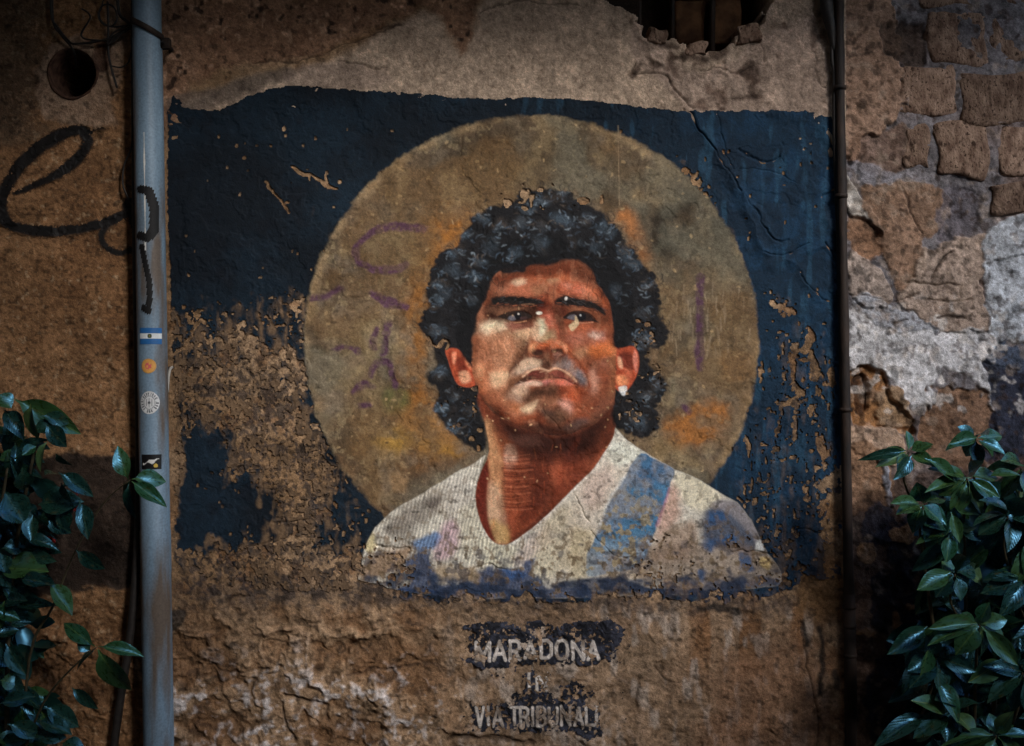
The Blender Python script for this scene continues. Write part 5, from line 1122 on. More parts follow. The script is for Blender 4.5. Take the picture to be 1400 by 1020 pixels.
# ================================================================== PIPES AND CABLES
def pvc():
    m, nt, b = mat_new('grey_pipe_paint'); L = nt.links.new
    tc = node(nt, 'ShaderNodeTexCoord'); mp = node(nt, 'ShaderNodeMapping'); mp.inputs['Scale'].default_value = (14, 14, 2.2); L(tc.outputs['Object'], mp.inputs[0])
    nz = node(nt, 'ShaderNodeTexNoise'); nz.inputs['Scale'].default_value = 1.0; nz.inputs['Detail'].default_value = 7; L(mp.outputs[0], nz.inputs['Vector'])
    cr = node(nt, 'ShaderNodeValToRGB'); e = cr.color_ramp.elements
    e[0].position = .33; e[0].color = (*map(float, A(96, 84, 74)), 1); e[1].position = .50; e[1].color = (*map(float, A(112, 134, 152)), 1)
    x = e.new(.72); x.color = (*map(float, A(132, 156, 176)), 1)
    L(nz.outputs['Fac'], cr.inputs[0])
    n2 = node(nt, 'ShaderNodeTexNoise'); n2.inputs['Scale'].default_value = 130; n2.inputs['Detail'].default_value = 4; L(tc.outputs['Object'], n2.inputs['Vector'])
    mr = node(nt, 'ShaderNodeMapRange'); mr.inputs[1].default_value = .3; mr.inputs[2].default_value = .7; mr.inputs[3].default_value = .8; mr.inputs[4].default_value = 1.15; L(n2.outputs['Fac'], mr.inputs[0])
    mx = node(nt, 'ShaderNodeMix', data_type='RGBA', blend_type='MULTIPLY'); mx.inputs[0].default_value = 1; L(cr.outputs[0], mx.inputs[6]); L(mr.outputs[0], mx.inputs[7])
    L(mx.outputs[2], b.inputs['Base Color']); b.inputs['Roughness'].default_value = .5; b.inputs['Specular IOR Level'].default_value = .4
    return m
M_PVC = pvc()
PR = 0.0545; PY = -0.078
def paxis(py):                               # centre line of the down pipe, leaning slightly
    k = (D + PY) / D
    return Vector((wx(200.5 + 16.5 * py / 1020.0) * k, PY, ZC + (wz(py) - ZC) * k))
zt = lambda z: 510 - (z - ZC) / S / ((D + PY) / D)
pipe = empty('drain_pipe', paxis(zt(0.0)), label='grey vertical drain pipe with stickers between shrub and mural', cat='pipe')
def tl(o): to_local(o, pipe); return o
def lathe_on_axis(name, prof, mat, sides=40):
    """prof: list of (py, radius) down the pipe axis"""
    V, F = [], []
    for py, r in prof:
        c = paxis(py)
        for k in range(sides):
            a = 2 * math.pi * k / sides; V.append((c.x + r * math.cos(a), c.y + r * math.sin(a), c.z))
    for i in range(len(prof) - 1):
        for k in range(sides):
            k2 = (k + 1) % sides; F.append((i * sides + k, (i + 1) * sides + k, (i + 1) * sides + k2, i * sides + k2))
    return tl(poly_mesh(name, V, F, mat, None, True))
lathe_on_axis('pipe_body', [(-1000, PR * .97)] + [(py, PR * .97) for py in range(-900, 50, 50)] + [(52, PR * .97), (54, PR), (300, PR), (724, PR), (726, PR * 1.035), (780, PR * 1.035), (784, PR * 1.02), (1000, PR * 1.02), (zt(0.0), PR * 1.02)], M_PVC)
def clamp(py0, py1, tilt):
    V, F = [], []; n = 40
    for i in range(n):
        a = 2 * math.pi * i / n
        for r, p in ((PR * 1.0, py0), (PR + .006, py0), (PR + .006, py1), (PR * 1.0, py1)):
            c = paxis(p); V.append((c.x + r * math.cos(a), c.y + r * math.sin(a), c.z - tilt * math.cos(a) * r / PR - .012 * max(0, -math.sin(a)) * 0))
    for i in range(n):
        j = (i + 1) % n
        for k in range(3): F.append((4 * i + k, 4 * j + k, 4 * j + k + 1, 4 * i + k + 1))
    return tl(poly_mesh('clamp', V, F, M_RUST, None, True))
clamp(36, 45, 0.028); clamp(-420, -408, 0.0)
c = paxis(60)
tl(box_mesh('clamp_lug', (c.x + PR - .002, PY - .012, c.z - .018), (c.x + PR + .03, PY + .02, c.z + .02), M_RUST))
tl(tube('clamp_bolt', [(c.x + PR + .012, PY - .03, c.z), (c.x + PR + .012, .03, c.z + .004)], .006, M_RUST, None, 8, 1))
def pipe_patch(name, px, py, w, h, fn, lift=.0012, n=36, label=None, mat=None):
    """sticker or paint wrapped on the pipe: fn(u,v) in -1..1 gives colour or None"""
    V, C_, F = [], [], []; idx = {}
    nx = n; ny = max(4, int(n * h / w))
    def vert(i, j):
        if (i, j) in idx: return idx[i, j]
        u = -1 + 2 * i / nx; v = -1 + 2 * j / ny
        a_ = paxis(py + v * h / 2); k = (D + PY - PR) / D
        off = (wx(px + u * w / 2) * k - a_.x)
        rr = PR * 1.037 + lift if py > 724 else PR + lift
        an = math.asin(max(-.995, min(.995, off / rr)))
        V.append((a_.x + rr * math.sin(an), a_.y - rr * math.cos(an), a_.z)); cc = fn(u, v); C_.append(cc if cc is not None else (0.3, 0.3, 0.3))
        idx[i, j] = len(V) - 1; return idx[i, j]
    for j in range(ny):
        for i in range(nx):
            if fn(-1 + 2 * (i + .5) / nx, -1 + 2 * (j + .5) / ny) is None: continue
            F.append((vert(i, j), vert(i, j + 1), vert(i + 1, j + 1), vert(i + 1, j)))
    o = mesh_np(name, V, F, mat or M_STICK, np.array(C_)); tag(o, label); return tl(o)
def flag(u, v):
    if (u / .2) ** 2 + (v / .26) ** 2 < 1: return A(34, 58, 40) if (u / .1) ** 2 + (v / .13) ** 2 > 1 else A(120, 110, 60)
    return A(222, 226, 226) if abs(v) < .34 else A(40, 100, 160)
def orange(u, v):
    r = math.hypot(u, v)
    if r > 1: return None
    if r > .86: return A(206, 150, 70)
    return A(214, 96, 100) if r < .45 and math.sin(9 * u) * math.sin(8 * v + 1) > -.25 else A(222, 160, 84)
def white(u, v):
    r = math.hypot(u, v)
    if r > 1: return None
    a = math.atan2(v, u)
    if .62 < r < .9 and math.sin(a * 22) > -.1 and math.sin(a * 5.3) > -.75: return A(96, 100, 104)
    if .54 < r < .59: return A(120, 124, 128)
    if r < .42 and (abs(math.sin(u * 11)) < .35 or r < .13): return A(86, 90, 96)
    return A(214, 214, 214)
def blackst(u, v):
    if math.hypot((u - .5) * 1.3, v - .5) < .26: return A(200, 168, 72)
    t = -.35 * u - .05 + .12 * math.sin(7 * u)
    if -.85 < u < .8 and abs(v - t) < .16 + .12 * math.sin(5 * u + 1): return A(226, 224, 220)
    return A(20, 20, 22)
def blob_black(pts, w):
    """hand-sprayed stroke over the pipe: a polyline in (u,v)"""
    def fn(u, v):
        best = 9
        for (ax, ay), (bx, by) in zip(pts[:-1], pts[1:]):
            ex, ey = bx - ax, by - ay; t = max(0, min(1, ((u - ax) * ex + (v - ay) * ey * 9) / (ex * ex + ey * ey * 9)))
            best = min(best, math.hypot(u - ax - t * ex, (v - ay - t * ey) * 3))
        return A(20, 19, 20) if best < w + .06 * math.sin(u * 23 + v * 31) else None
    return fn
pipe_patch('sticker', 204.5, 460, 28, 22, flag, label='blue and white flag sticker on the grey pipe')
pipe_patch('sticker', 203, 500.5, 20, 20, orange, label='small round orange sticker on the grey pipe')
pipe_patch('sticker', 204, 550, 26, 31, white, label='round white sticker with a ring of print on the grey pipe')
pipe_patch('sticker', 206, 630, 26, 20, blackst, label='black sticker with a white scribble on the grey pipe')
pipe_patch('spray_mark', 200, 296, 30, 80, blob_black([(-.5, -.85), (.2, -.8), (.7, -.2), (.65, .5), (.1, .8), (-.6, .7)], .42), n=120, mat=M_SPRAY, label='black spray loop over the grey pipe')
pipe_patch('spray_mark', 202, 386, 26, 100, blob_black([(-.65, -.95), (-.2, -.4), (.15, 0), (.2, .4), (.05, .8), (-.45, .72)], .30), n=120, mat=M_SPRAY, label='black spray drip running down the grey pipe')
pipe_patch('paint_drip', 198, 265, 4, 160, lambda u, v: A(214, 212, 206) if abs(u - .5 * v) < .45 + .2 * math.sin(9 * v) else None, n=8, label='thin white paint drip on the grey pipe')
# small metal hook on the plaster beside the pipe
hk = empty('wall_hook', (wx(233), 0, wz(520)), label='small pale metal hook fixed in the plaster right beside the grey pipe', cat='hook')
o = tube('shank', [(wx(236), -.004, wz(502)), (wx(235.5), -.03, wz(506)), (wx(234), -.036, wz(520)), (wx(233), -.034, wz(536))], .0055, mat_noise('hook_metal', A(150, 146, 140), A(176, 170, 160), 50, .5, .4), None, 8, 3); to_local(o, hk)
o = tube('fixing', [(wx(230), .02, wz(503)), (wx(233), -.02, wz(504)), (wx(233), -.03, wz(512))], .007, M_RUST, None, 8, 2); to_local(o, hk)
# cables
def cable(name, pts, d, r, label, mat=None, kind='cable', sides=8):
    o = tube(name, [at(x, y, dd) for (x, y), dd in zip(pts, d if hasattr(d, '__len__') else [d] * len(pts))], r, mat or M_CABLE, None, sides, 5); return tag(o, label, kind)
cable('conduit', [(184, -300), (186, 300), (190, 560), (190, 700), (180, 850), (164, 960), (150, 1060), (145, 1085)], [.03, .03, .035, .045, .055, .05, .04, .04], .0155, 'black plastic conduit running down behind the grey pipe', M_CABLE, 'conduit', 12)
cable('thin_wire', [(181, -60), (181, 60), (181, 160), (180, 200), (170, 225), (168, 252), (176, 272), (182, 282)], [.06, .065, .06, .05, .035, .03, .03, .03], .0036, 'thin wire hanging beside the grey pipe down to the black tag', None, 'wire')
cable('loose_cable', [(70, -60), (70, 18), (78, 36), (94, 56), (104, 60), (130, 57), (150, 52), (172, 40), (182, 34)], .035, .0046, 'black cable sagging over the vent hole to the pipe clamp', None, 'wire')
cable('loose_cable', [(73, -60), (72, 24), (84, 48), (96, 62), (102, 74), (104, 92)], [.03, .03, .03, .028, .02, -.05], .0046, 'black cable dropping into the round vent hole', None, 'wire')
cable('loose_cable', [(112, 12), (121, 18), (123, 26), (112, 44), (114, 52), (130, 55), (152, 54), (178, 38)], .04, .0036, 'thin black wire curled above the vent hole', None, 'wire')
cable('wire_coil', [(146, -40), (140, 6), (134, 20), (140, 32), (152, 36), (160, 26), (156, 10), (144, 6), (136, 14), (138, 28), (150, 36), (166, 36), (180, 33)], .045, .0034, 'coil of thin dark wire tied beside the pipe clamp', None, 'wire')
cable('wire_coil', [(148, 60), (158, 50), (170, 44), (182, 36), (172, 40), (156, 56), (146, 60), (154, 46), (168, 38), (182, 30)], .05, .0036, 'bundle of black wires gathered at the pipe clamp', None, 'wire')
cable('thin_wire', [(147, 2), (148, 40), (148, 70), (152, 92), (160, 120)], .042, .0044, 'grey-black wire hanging straight between vent hole and pipe', None, 'wire')
cable('thin_wire', [(152, 90), (166, 92), (176, 84), (181, 66)], .045, .003, 'short black wire looping from the bundle to the pipe', None, 'wire')
cable('loose_cable', [(160, -40), (162, 14), (172, 28), (182, 36)], .05, .006, 'thick black cable coming down to the pipe clamp', None, 'wire')
# old iron pipe between the two walls
ip = empty('iron_pipe', at(1161, zt(0.0), .03), label='dark rusty iron pipe running full height between mural and stone wall', cat='pipe')
pts = [at(1147, -900, .035), at(1147, -100, .035), at(1148, 100, .035), at(1152, 330, .036), at(1156, 560, .036), at(1160, 760, .037), at(1162, 860, .037), at(1165, 1020, .038), at(1166, zt(0.0), .038)]
o = tube('pipe_body', pts, [.0185 * R.uniform(.9, 1.14) for _ in range(40)], M_RUST, None, 18, 6); to_local(o, ip)
o = tube('joint_sleeve', [at(1161, 812, .037), at(1164, 980, .038)], .0225, M_RUST, None, 18, 1); to_local(o, ip)
for py, px in [(830, 1161), (856, 1162), (896, 1162.5), (268, 1150), (120, 1148), (560, 1156)]:
    o = tube('collar', [at(px, py - 2.5, .037), at(px, py + 2.5, .037)], .0245, M_RUST, None, 18, 1); to_local(o, ip)
tag(tube('black_wire', [at(1136, -200, .02), at(1137, 60, .03), at(1140, 100, .028), at(1141, 200, .025), at(1146, 330, .022), at(1151, 560, .02), at(1156, 800, .02), at(1158, 1085, .02)], .0075, M_CABLE, None, 8, 5), 'black cable running down the edge of the blue paint', 'wire')
o = tag(tube('cable_bundle', [at(1126, -120, .03), at(1128, -30, .04), at(1130, 10, .045), at(1136, 40, .035), at(1140, 70, .03)], [.012, .022, .026, .018, .008], M_CABLE, None, 10, 5), 'clump of black cable at the top of the iron pipe', 'wire')

# ================================================================== SHRUBS
def leaf_mat(name, c1, c2, rough):
    m, nt, b = mat_new(name); L = nt.links.new
    oi = node(nt, 'ShaderNodeObjectInfo'); tc = node(nt, 'ShaderNodeTexCoord')
    mx = node(nt, 'ShaderNodeMix', data_type='RGBA'); L(oi.outputs['Random'], mx.inputs[0])
    mx.inputs[6].default_value = (*c1, 1); mx.inputs[7].default_value = (*c2, 1)
    sp = node(nt, 'ShaderNodeSeparateXYZ'); L(tc.outputs['Object'], sp.inputs[0])
    ab = node(nt, 'ShaderNodeMath', operation='ABSOLUTE'); L(sp.outputs['Y'], ab.inputs[0])
    mr = node(nt, 'ShaderNodeMapRange'); mr.inputs[1].default_value = .008; mr.inputs[2].default_value = .03; mr.inputs[3].default_value = 1; mr.inputs[4].default_value = 0; L(ab.outputs[0], mr.inputs[0])
    m2 = node(nt, 'ShaderNodeMix', data_type='RGBA'); L(mr.outputs[0], m2.inputs[0]); L(mx.outputs[2], m2.inputs[6]); m2.inputs[7].default_value = (c2[0] * 1.9 + .01, c2[1] * 1.6, c2[2] * 1.5, 1)
    nz = node(nt, 'ShaderNodeTexNoise'); nz.inputs['Scale'].default_value = 7; nz.inputs['Detail'].default_value = 4; L(tc.outputs['Object'], nz.inputs['Vector'])
    m3 = node(nt, 'ShaderNodeMapRange'); m3.inputs[1].default_value = .3; m3.inputs[2].default_value = .7; m3.inputs[3].default_value = .65; m3.inputs[4].default_value = 1.3; L(nz.outputs['Fac'], m3.inputs[0])
    m4 = node(nt, 'ShaderNodeMix', data_type='RGBA', blend_type='MULTIPLY'); m4.inputs[0].default_value = 1; L(m2.outputs[2], m4.inputs[6]); L(m3.outputs[0], m4.inputs[7])
    nb_ = node(nt, 'ShaderNodeTexNoise'); nb_.inputs['Scale'].default_value = 5; nb_.inputs['Detail'].default_value = 6
    va = node(nt, 'ShaderNodeVectorMath', operation='ADD'); L(tc.outputs['Object'], va.inputs[0]); cx_ = node(nt, 'ShaderNodeCombineXYZ'); ms_ = node(nt, 'ShaderNodeMath', operation='MULTIPLY'); ms_.inputs[1].default_value = 57.0
    L(oi.outputs['Random'], ms_.inputs[0]); L(ms_.outputs[0], cx_.inputs[0]); L(cx_.outputs[0], va.inputs[1]); L(va.outputs[0], nb_.inputs['Vector'])
    mb_ = node(nt, 'ShaderNodeMapRange'); mb_.inputs[1].default_value = .60; mb_.inputs[2].default_value = .70; mb_.inputs[4].default_value = .75; L(nb_.outputs['Fac'], mb_.inputs[0])
    m5 = node(nt, 'ShaderNodeMix', data_type='RGBA'); L(mb_.outputs[0], m5.inputs[0]); L(m4.outputs[2], m5.inputs[6]); m5.inputs[7].default_value = (.055, .050, .014, 1)
    rr_ = node(nt, 'ShaderNodeMapRange'); rr_.inputs[1].default_value = .3; rr_.inputs[2].default_value = .7; rr_.inputs[3].default_value = rough * .75; rr_.inputs[4].default_value = rough * 1.9; L(nz.outputs['Fac'], rr_.inputs[0]); L(rr_.outputs[0], b.inputs['Roughness'])
    L(m5.outputs[2], b.inputs['Base Color']); b.inputs['Specular IOR Level'].default_value = 1.0; b.inputs['Specular Tint'].default_value = (.22, .62, 1.0, 1)  # blue specular tint stands in for sky reflected on the leaves
    b.inputs['Coat Weight'].default_value = .0; b.inputs['Coat Roughness'].default_value = .10; b.inputs['Coat IOR'].default_value = 1.6
    # side veins
    wv = node(nt, 'ShaderNodeMath', operation='MULTIPLY_ADD'); L(ab.outputs[0], wv.inputs[0]); wv.inputs[1].default_value = -.8; L(sp.outputs['X'], wv.inputs[2])
    sn = node(nt, 'ShaderNodeMath', operation='SINE'); ml = node(nt, 'ShaderNodeMath', operation='MULTIPLY'); ml.inputs[1].default_value = 62; L(wv.outputs[0], ml.inputs[0]); L(ml.outputs[0], sn.inputs[0])
    bp = node(nt, 'ShaderNodeBump'); bp.inputs['Strength'].default_value = .07; bp.inputs['Distance'].default_value = .003; L(sn.outputs[0], bp.inputs['Height']); L(bp.outputs[0], b.inputs['Normal'])
    return m
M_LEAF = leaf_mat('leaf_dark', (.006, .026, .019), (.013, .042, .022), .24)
M_LEAFB = leaf_mat('leaf_mid', (.014, .055, .020), (.036, .085, .022), .25)
M_LEAFL = leaf_mat('leaf_young', (.035, .085, .020), (.075, .125, .030), .36)
M_STEM = mat_noise('stem_bark', A(44, 40, 28), A(70, 62, 42), 60, .7, .3, .3, .002)
def leaf_mesh(name, curl, fold, tip, mat, twist=0.0):
    """unit leaf along +X from 0 to 1, half width 0.5 at the middle (scaled later)"""
    me = bpy.data.meshes.new(name); V, F = [], []; n = 9
    for i in range(n + 1):
        t = i / n
        if t < .10: w = .022 + .05 * (t / .10) ** 2
        else:
            u = (t - .10) / .90; w = .5 * (math.sin(math.pi * u ** tip) ** .85) + .03 * (1 - u)
        for j in range(5):
            v = (j - 2) / 2 * w
            z = -curl * t * t + fold * abs(v) * .9 - .10 * fold * (abs(v) * 2) ** 2 + .018 * math.sin(9 * t + j) * (abs(v) > .02) + twist * v * t
            V.append((t, v, z))
    for i in range(n):
        for j in range(4): F.append((i * 5 + j, (i + 1) * 5 + j, (i + 1) * 5 + j + 1, i * 5 + j + 1))
    me.from_pydata(V, [], F); me.update()
    for p in me.polygons: p.use_smooth = True
    me.materials.append(mat); return me
LEAVES = {k: [leaf_mesh('leaf', .16, .34, .86, m), leaf_mesh('leaf', .34, .22, .95, m, .3), leaf_mesh('leaf', .05, .45, .80, m, -.25), leaf_mesh('leaf', .5, .30, .90, m, .1)] for k, m in (('d', M_LEAF), ('m', M_LEAFB), ('l', M_LEAFL))}
def add_leaf(root, p0, p1, width, kind='d', face=None):
    d = p1 - p0; L = d.length
    if L < 1e-4: return
    x = d / L
    nrm = Vector(face) if face is not None else Vector((R.uniform(-.5, .5), -1 + R.uniform(-.1, .5), R.uniform(.25, 1.1)))
    z = nrm - x * nrm.dot(x)
    if z.length < 1e-3: z = Vector((0, -1, .3)) - x * Vector((0, -1, .3)).dot(x)
    z.normalize(); y = z.cross(x)
    mt = Matrix(((x.x * L, y.x * width, z.x * L, p0.x), (x.y * L, y.y * width, z.y * L, p0.y), (x.z * L, y.z * width, z.z * L, p0.z), (0, 0, 0, 1)))
    o = bpy.data.objects.new('leaf', R.choice(LEAVES[kind])); COL.objects.link(o); o.parent = root
    o.matrix_parent_inverse = Matrix.Translation(-Vector(root.location)); o.matrix_basis = mt
    return o
def px_leaf(root, b, t, w, d0, d1, kind='d', face=None):
    p0 = at(*b, d0); p1 = at(*t, d1)
    add_leaf(root, p0, p1, w * S * (D - d0) / D, kind, face)
def stem(root, pts, r):
    o = tube('stem', [at(x, y, d) for x, y, d in pts], r, M_STEM, None, 7, 4); to_local(o, root); return o
def rosette(root, c, d, n, ln, wd, kind='d', spread=1.0, start=0.0):
    for k in range(n):
        a = start + 2 * math.pi * k / n + R.uniform(-.3, .3); l = ln * R.uniform(.75, 1.15)
        t = (c[0] + l * math.cos(a) * spread, c[1] + l * math.sin(a) * .8 + l * R.uniform(0, .35))
        px_leaf(root, (c[0] + 3 * math.cos(a), c[1] + 3 * math.sin(a)), t, wd * R.uniform(.95, 1.4), d, d + R.uniform(-.02, .10), kind if R.random() < .72 else R.choice('ddml'))

lp = empty('leafy_shrub', at(40, zt(0), .3).xy.to_3d(), label='dark evergreen shrub with loose sprays of leaves beside the grey pipe', cat='shrub')
stem(lp, [(20, 1115, .30), (30, 1040, .30), (60, 960, .32), (100, 912, .34), (132, 885, .36)], [.006, .004, .0025])
stem(lp, [(25, 1115, .28), (40, 900, .26), (72, 830, .27), (100, 760, .28), (140, 690, .30), (178, 656, .34)], [.006, .004, .0022])
stem(lp, [(10, 1115, .26), (10, 900, .24), (20, 760, .25), (40, 650, .27), (60, 560, .28)], [.010, .008, .004])
stem(lp, [(0, 1115, .36), (-20, 800, .36), (0, 700, .38), (10, 640, .4)], [.010, .008, .004])
hand = [((42, 552), (46, 602), 24, 'l'), ((20, 546), (102, 588), 32, 'm'), ((64, 604), (44, 634), 15, 'l'), ((62, 580), (88, 608), 22, 'd'), ((10, 618), (22, 662), 22, 'd'), ((52, 690), (96, 678), 36, 'd'), ((6, 672), (34, 716), 38, 'd'), ((80, 646), (126, 672), 20, 'd'), ((108, 684), (123, 729), 20, 'd'),
        ((176, 656), (157, 614), 20, 'm'), ((178, 657), (168, 694), 28, 'm'), ((180, 655), (226, 652), 22, 'm'), ((180, 658), (228, 693), 20, 'm'), ((176, 662), (172, 708), 16, 'd'), ((104, 752), (138, 780), 22, 'd'), ((2, 750), (34, 744), 20, 'd'), ((0, 778), (62, 774), 44, 'm'), ((28, 792), (60, 790), 18, 'd'),
        ((130, 884), (84, 850), 20, 'm'), ((134, 884), (197, 893), 18, 'm'), ((134, 888), (169, 953), 40, 'm'), ((128, 890), (98, 912), 18, 'd'), ((124, 890), (106, 876), 16, 'd'), ((66, 795), (100, 842), 26, 'm'), ((30, 968), (33, 1002), 20, 'm'), ((98, 940), (128, 968), 16, 'd'), ((60, 966), (108, 990), 26, 'd'), ((50, 985), (98, 1000), 22, 'd'),
        ((0, 962), (46, 950), 20, 'd'), ((10, 990), (60, 1004), 22, 'd'), ((0, 1016), (28, 1010), 18, 'm'), ((32, 1014), (62, 1022), 18, 'm'), ((0, 930), (24, 932), 22, 'm'), ((8, 880), (34, 924), 22, 'd'), ((-6, 848), (12, 880), 20, 'd'), ((0, 800), (34, 824), 16, 'd'), ((36, 620), (24, 630), 12, 'd'), ((-4, 538), (16, 556), 24, 'm'), ((6, 560), (28, 586), 22, 'd'), ((60, 650), (80, 640), 20, 'd'), ((30, 640), (36, 676), 24, 'd'), ((50, 610), (30, 622), 14, 'm'), ((76, 620), (94, 642), 20, 'd'), ((84, 660), (92, 692), 16, 'd'), ((-4, 700), (20, 712), 20, 'd'), ((60, 700), (52, 724), 20, 'd')]
for b, t, w, k in hand:
    d0 = R.uniform(.26, .42); px_leaf(lp, b, t, w * 1.08, d0, d0 + R.uniform(-.05, .06), k)
for k in range(230):
    x = R.uniform(-110, 92) - 20 * R.random(); y = R.uniform(560, 1060)
    if x > 40 and y > 780 and y < 960: x -= 60
    if y < 620 and x > 60: x -= 50
    a = R.uniform(-.6, 1.9); l = R.uniform(26, 46); d0 = R.uniform(.12, .34)
    px_leaf(lp, (x, y), (x + l * math.cos(a), y + l * math.sin(a)), R.uniform(14, 24), d0, d0 + R.uniform(-.06, .08), R.choice('dddm'))
rp = empty('leafy_shrub', at(1330, zt(0), .35).xy.to_3d(), label='dense dark shrub with shiny whorled leaves against the stone wall', cat='shrub')
ros = [((1322, 654), .46, 8, 56, 20, 'm'), ((1242, 618), .44, 6, 50, 19, 'm'), ((1334, 600), .40, 7, 42, 20, 'm'), ((1262, 690), .44, 6, 42, 22, 'm'), ((1378, 706), .48, 8, 54, 22, 'd'), ((1304, 722), .42, 7, 50, 19, 'd'), ((1339, 855), .50, 7, 62, 23, 'm'), ((1362, 1006), .50, 7, 66, 22, 'm'), ((1306, 785), .46, 7, 54, 24, 'd'), ((1396, 640), .44, 7, 52, 22, 'm'), ((1400, 790), .44, 8, 56, 24, 'd'), ((1280, 900), .42, 6, 54, 26, 'd'), ((1398, 920), .44, 7, 60, 24, 'd'), ((1300, 970), .40, 6, 56, 24, 'd'), ((1440, 700), .44, 7, 56, 22, 'm'), ((1450, 850), .46, 7, 60, 22, 'd'), ((1450, 980), .44, 7, 60, 22, 'd'), ((1500, 780), .40, 6, 60, 22, 'd'), ((1500, 920), .40, 6, 60, 22, 'd')]
for k, (c, d, n, ln, wd, kd) in enumerate(ros):
    rosette(rp, c, d, n, ln * .84, wd * .9, kd, 1.0, R.uniform(0, 6))
    bx = 1320 + (c[0] - 1320) * .35
    if k % 3: stem(rp, [(c[0] + R.uniform(-30, 30), c[1] + 90, d - .12), (c[0] - 6, c[1] + 40, d - .06), (c[0], c[1], d)], [.005, .004, .003])
    else: stem(rp, [(bx, 1110, .32), (bx * .6 + c[0] * .4, (c[1] + 1110) / 2 + 20, .30), (c[0] - 4, c[1] + 40, d - .06), (c[0], c[1], d)], [.009, .006, .003])
for b, t, w, k in [((1238, 616), (1186, 624), 13, 'd'), ((1246, 622), (1222, 656), 20, 'd'), ((1250, 617), (1276, 607), 14, 'm'), ((1262, 626), (1322, 650), 17, 'm'), ((1256, 688), (1218, 687), 12, 'm'), ((1260, 690), (1290, 712), 28, 'm'), ((1324, 655), (1370, 679), 13, 'm'), ((1350, 652), (1396, 645), 18, 'm'), ((1336, 598), (1298, 606), 18, 'm'), ((1338, 602), (1376, 622), 18, 'm'), ((1300, 700), (1314, 742), 15, 'm'), ((1298, 730), (1296, 768), 20, 'm'), ((1336, 852), (1270, 858), 16, 'm'), ((1338, 856), (1310, 888), 30, 'm'), ((1342, 856), (1396, 912), 22, 'm'), ((1258, 924), (1270, 890), 26, 'm'), ((1358, 1004), (1290, 1008), 14, 'm'), ((1362, 1002), (1384, 990), 18, 'm'), ((1300, 782), (1256, 804), 24, 'm')]:
    px_leaf(rp, b, t, w * 1.1, .52, .55, k)
for k in range(140):
    x = R.uniform(1262, 1480); y = R.uniform(640, 1070) if x > 1290 else R.uniform(720, 1070)
    a = R.uniform(.2, 2.9); l = R.uniform(46, 64); d0 = R.uniform(.16, .44)
    px_leaf(rp, (x, y), (x + l * math.cos(a), y + l * math.sin(a)), R.uniform(22, 32), d0, d0 + R.uniform(-.06, .10), R.choice('dddddmml'))
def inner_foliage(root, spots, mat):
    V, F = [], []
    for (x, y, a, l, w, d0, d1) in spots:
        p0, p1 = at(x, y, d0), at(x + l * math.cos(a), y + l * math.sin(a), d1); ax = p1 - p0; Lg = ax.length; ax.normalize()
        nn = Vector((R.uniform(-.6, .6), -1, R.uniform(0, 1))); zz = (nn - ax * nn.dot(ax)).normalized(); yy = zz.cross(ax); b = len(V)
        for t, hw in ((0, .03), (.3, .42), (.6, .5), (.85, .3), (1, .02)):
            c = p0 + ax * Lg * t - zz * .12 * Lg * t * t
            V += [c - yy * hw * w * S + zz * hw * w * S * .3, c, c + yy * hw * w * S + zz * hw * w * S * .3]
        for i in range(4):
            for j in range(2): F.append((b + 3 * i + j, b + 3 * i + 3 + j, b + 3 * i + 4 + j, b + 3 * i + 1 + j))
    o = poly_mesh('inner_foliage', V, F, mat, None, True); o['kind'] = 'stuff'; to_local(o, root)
sp = []
for k in range(420):
    x = R.uniform(1268, 1560); y = R.uniform(650, 1080) if x > 1290 else R.uniform(760, 1080)
    sp.append((x, y, R.uniform(.1, 3.0), R.uniform(44, 62), R.uniform(22, 32), R.uniform(.07, .24), R.uniform(.07, .26)))
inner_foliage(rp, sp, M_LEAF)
sp = []
for k in range(300):
    x = R.uniform(-140, 62); y = R.uniform(585, 1080)
    if y < 640 and x > 40: continue
    sp.append((x - 18, y, R.uniform(-.6, 2.2), R.uniform(28, 46), R.uniform(16, 25), R.uniform(.06, .2), R.uniform(.06, .22)))
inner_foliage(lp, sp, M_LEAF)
# clay pots that stand on the paving, just out of view
M_POT = mat_noise('terracotta', A(134, 80, 58), A(160, 104, 78), 14, .85, .2, .3)
M_SOIL = mat_noise('soil', A(42, 34, 28), A(64, 52, 42), 40, .95, .1, .8, .01)
for nm, c, lab in (('plant_pot', at(30, zt(0), .3), 'low terracotta pot holding the loose shrub by the grey pipe'), ('plant_pot', at(1330, zt(0), .34), 'low terracotta pot holding the dense shrub by the stone wall')):
    root = empty(nm, (c.x, c.y, .004), label=lab, cat='pot')
    prof = [(.0, .0), (.15, .0), (.185, .10), (.20, .10), (.20, .135), (.18, .135), (.175, .11), (0, .11)]
    V, F = [], []; n = 24
    for r, z in prof[:-1]:
        for k in range(n): V.append((r * math.cos(2 * math.pi * k / n), r * math.sin(2 * math.pi * k / n), z))
    for i in range(len(prof) - 2):
        for k in range(n):
            k2 = (k + 1) % n; F.append((i * n + k, i * n + k2, (i + 1) * n + k2, (i + 1) * n + k))
    poly_mesh('pot_body', V, F, M_POT, root, True)
    poly_mesh('soil', [(.176 * math.cos(2 * math.pi * k / n), .176 * math.sin(2 * math.pi * k / n), .112 + .006 * math.sin(5 * k)) for k in range(n)], [tuple(range(n))], M_SOIL, root)
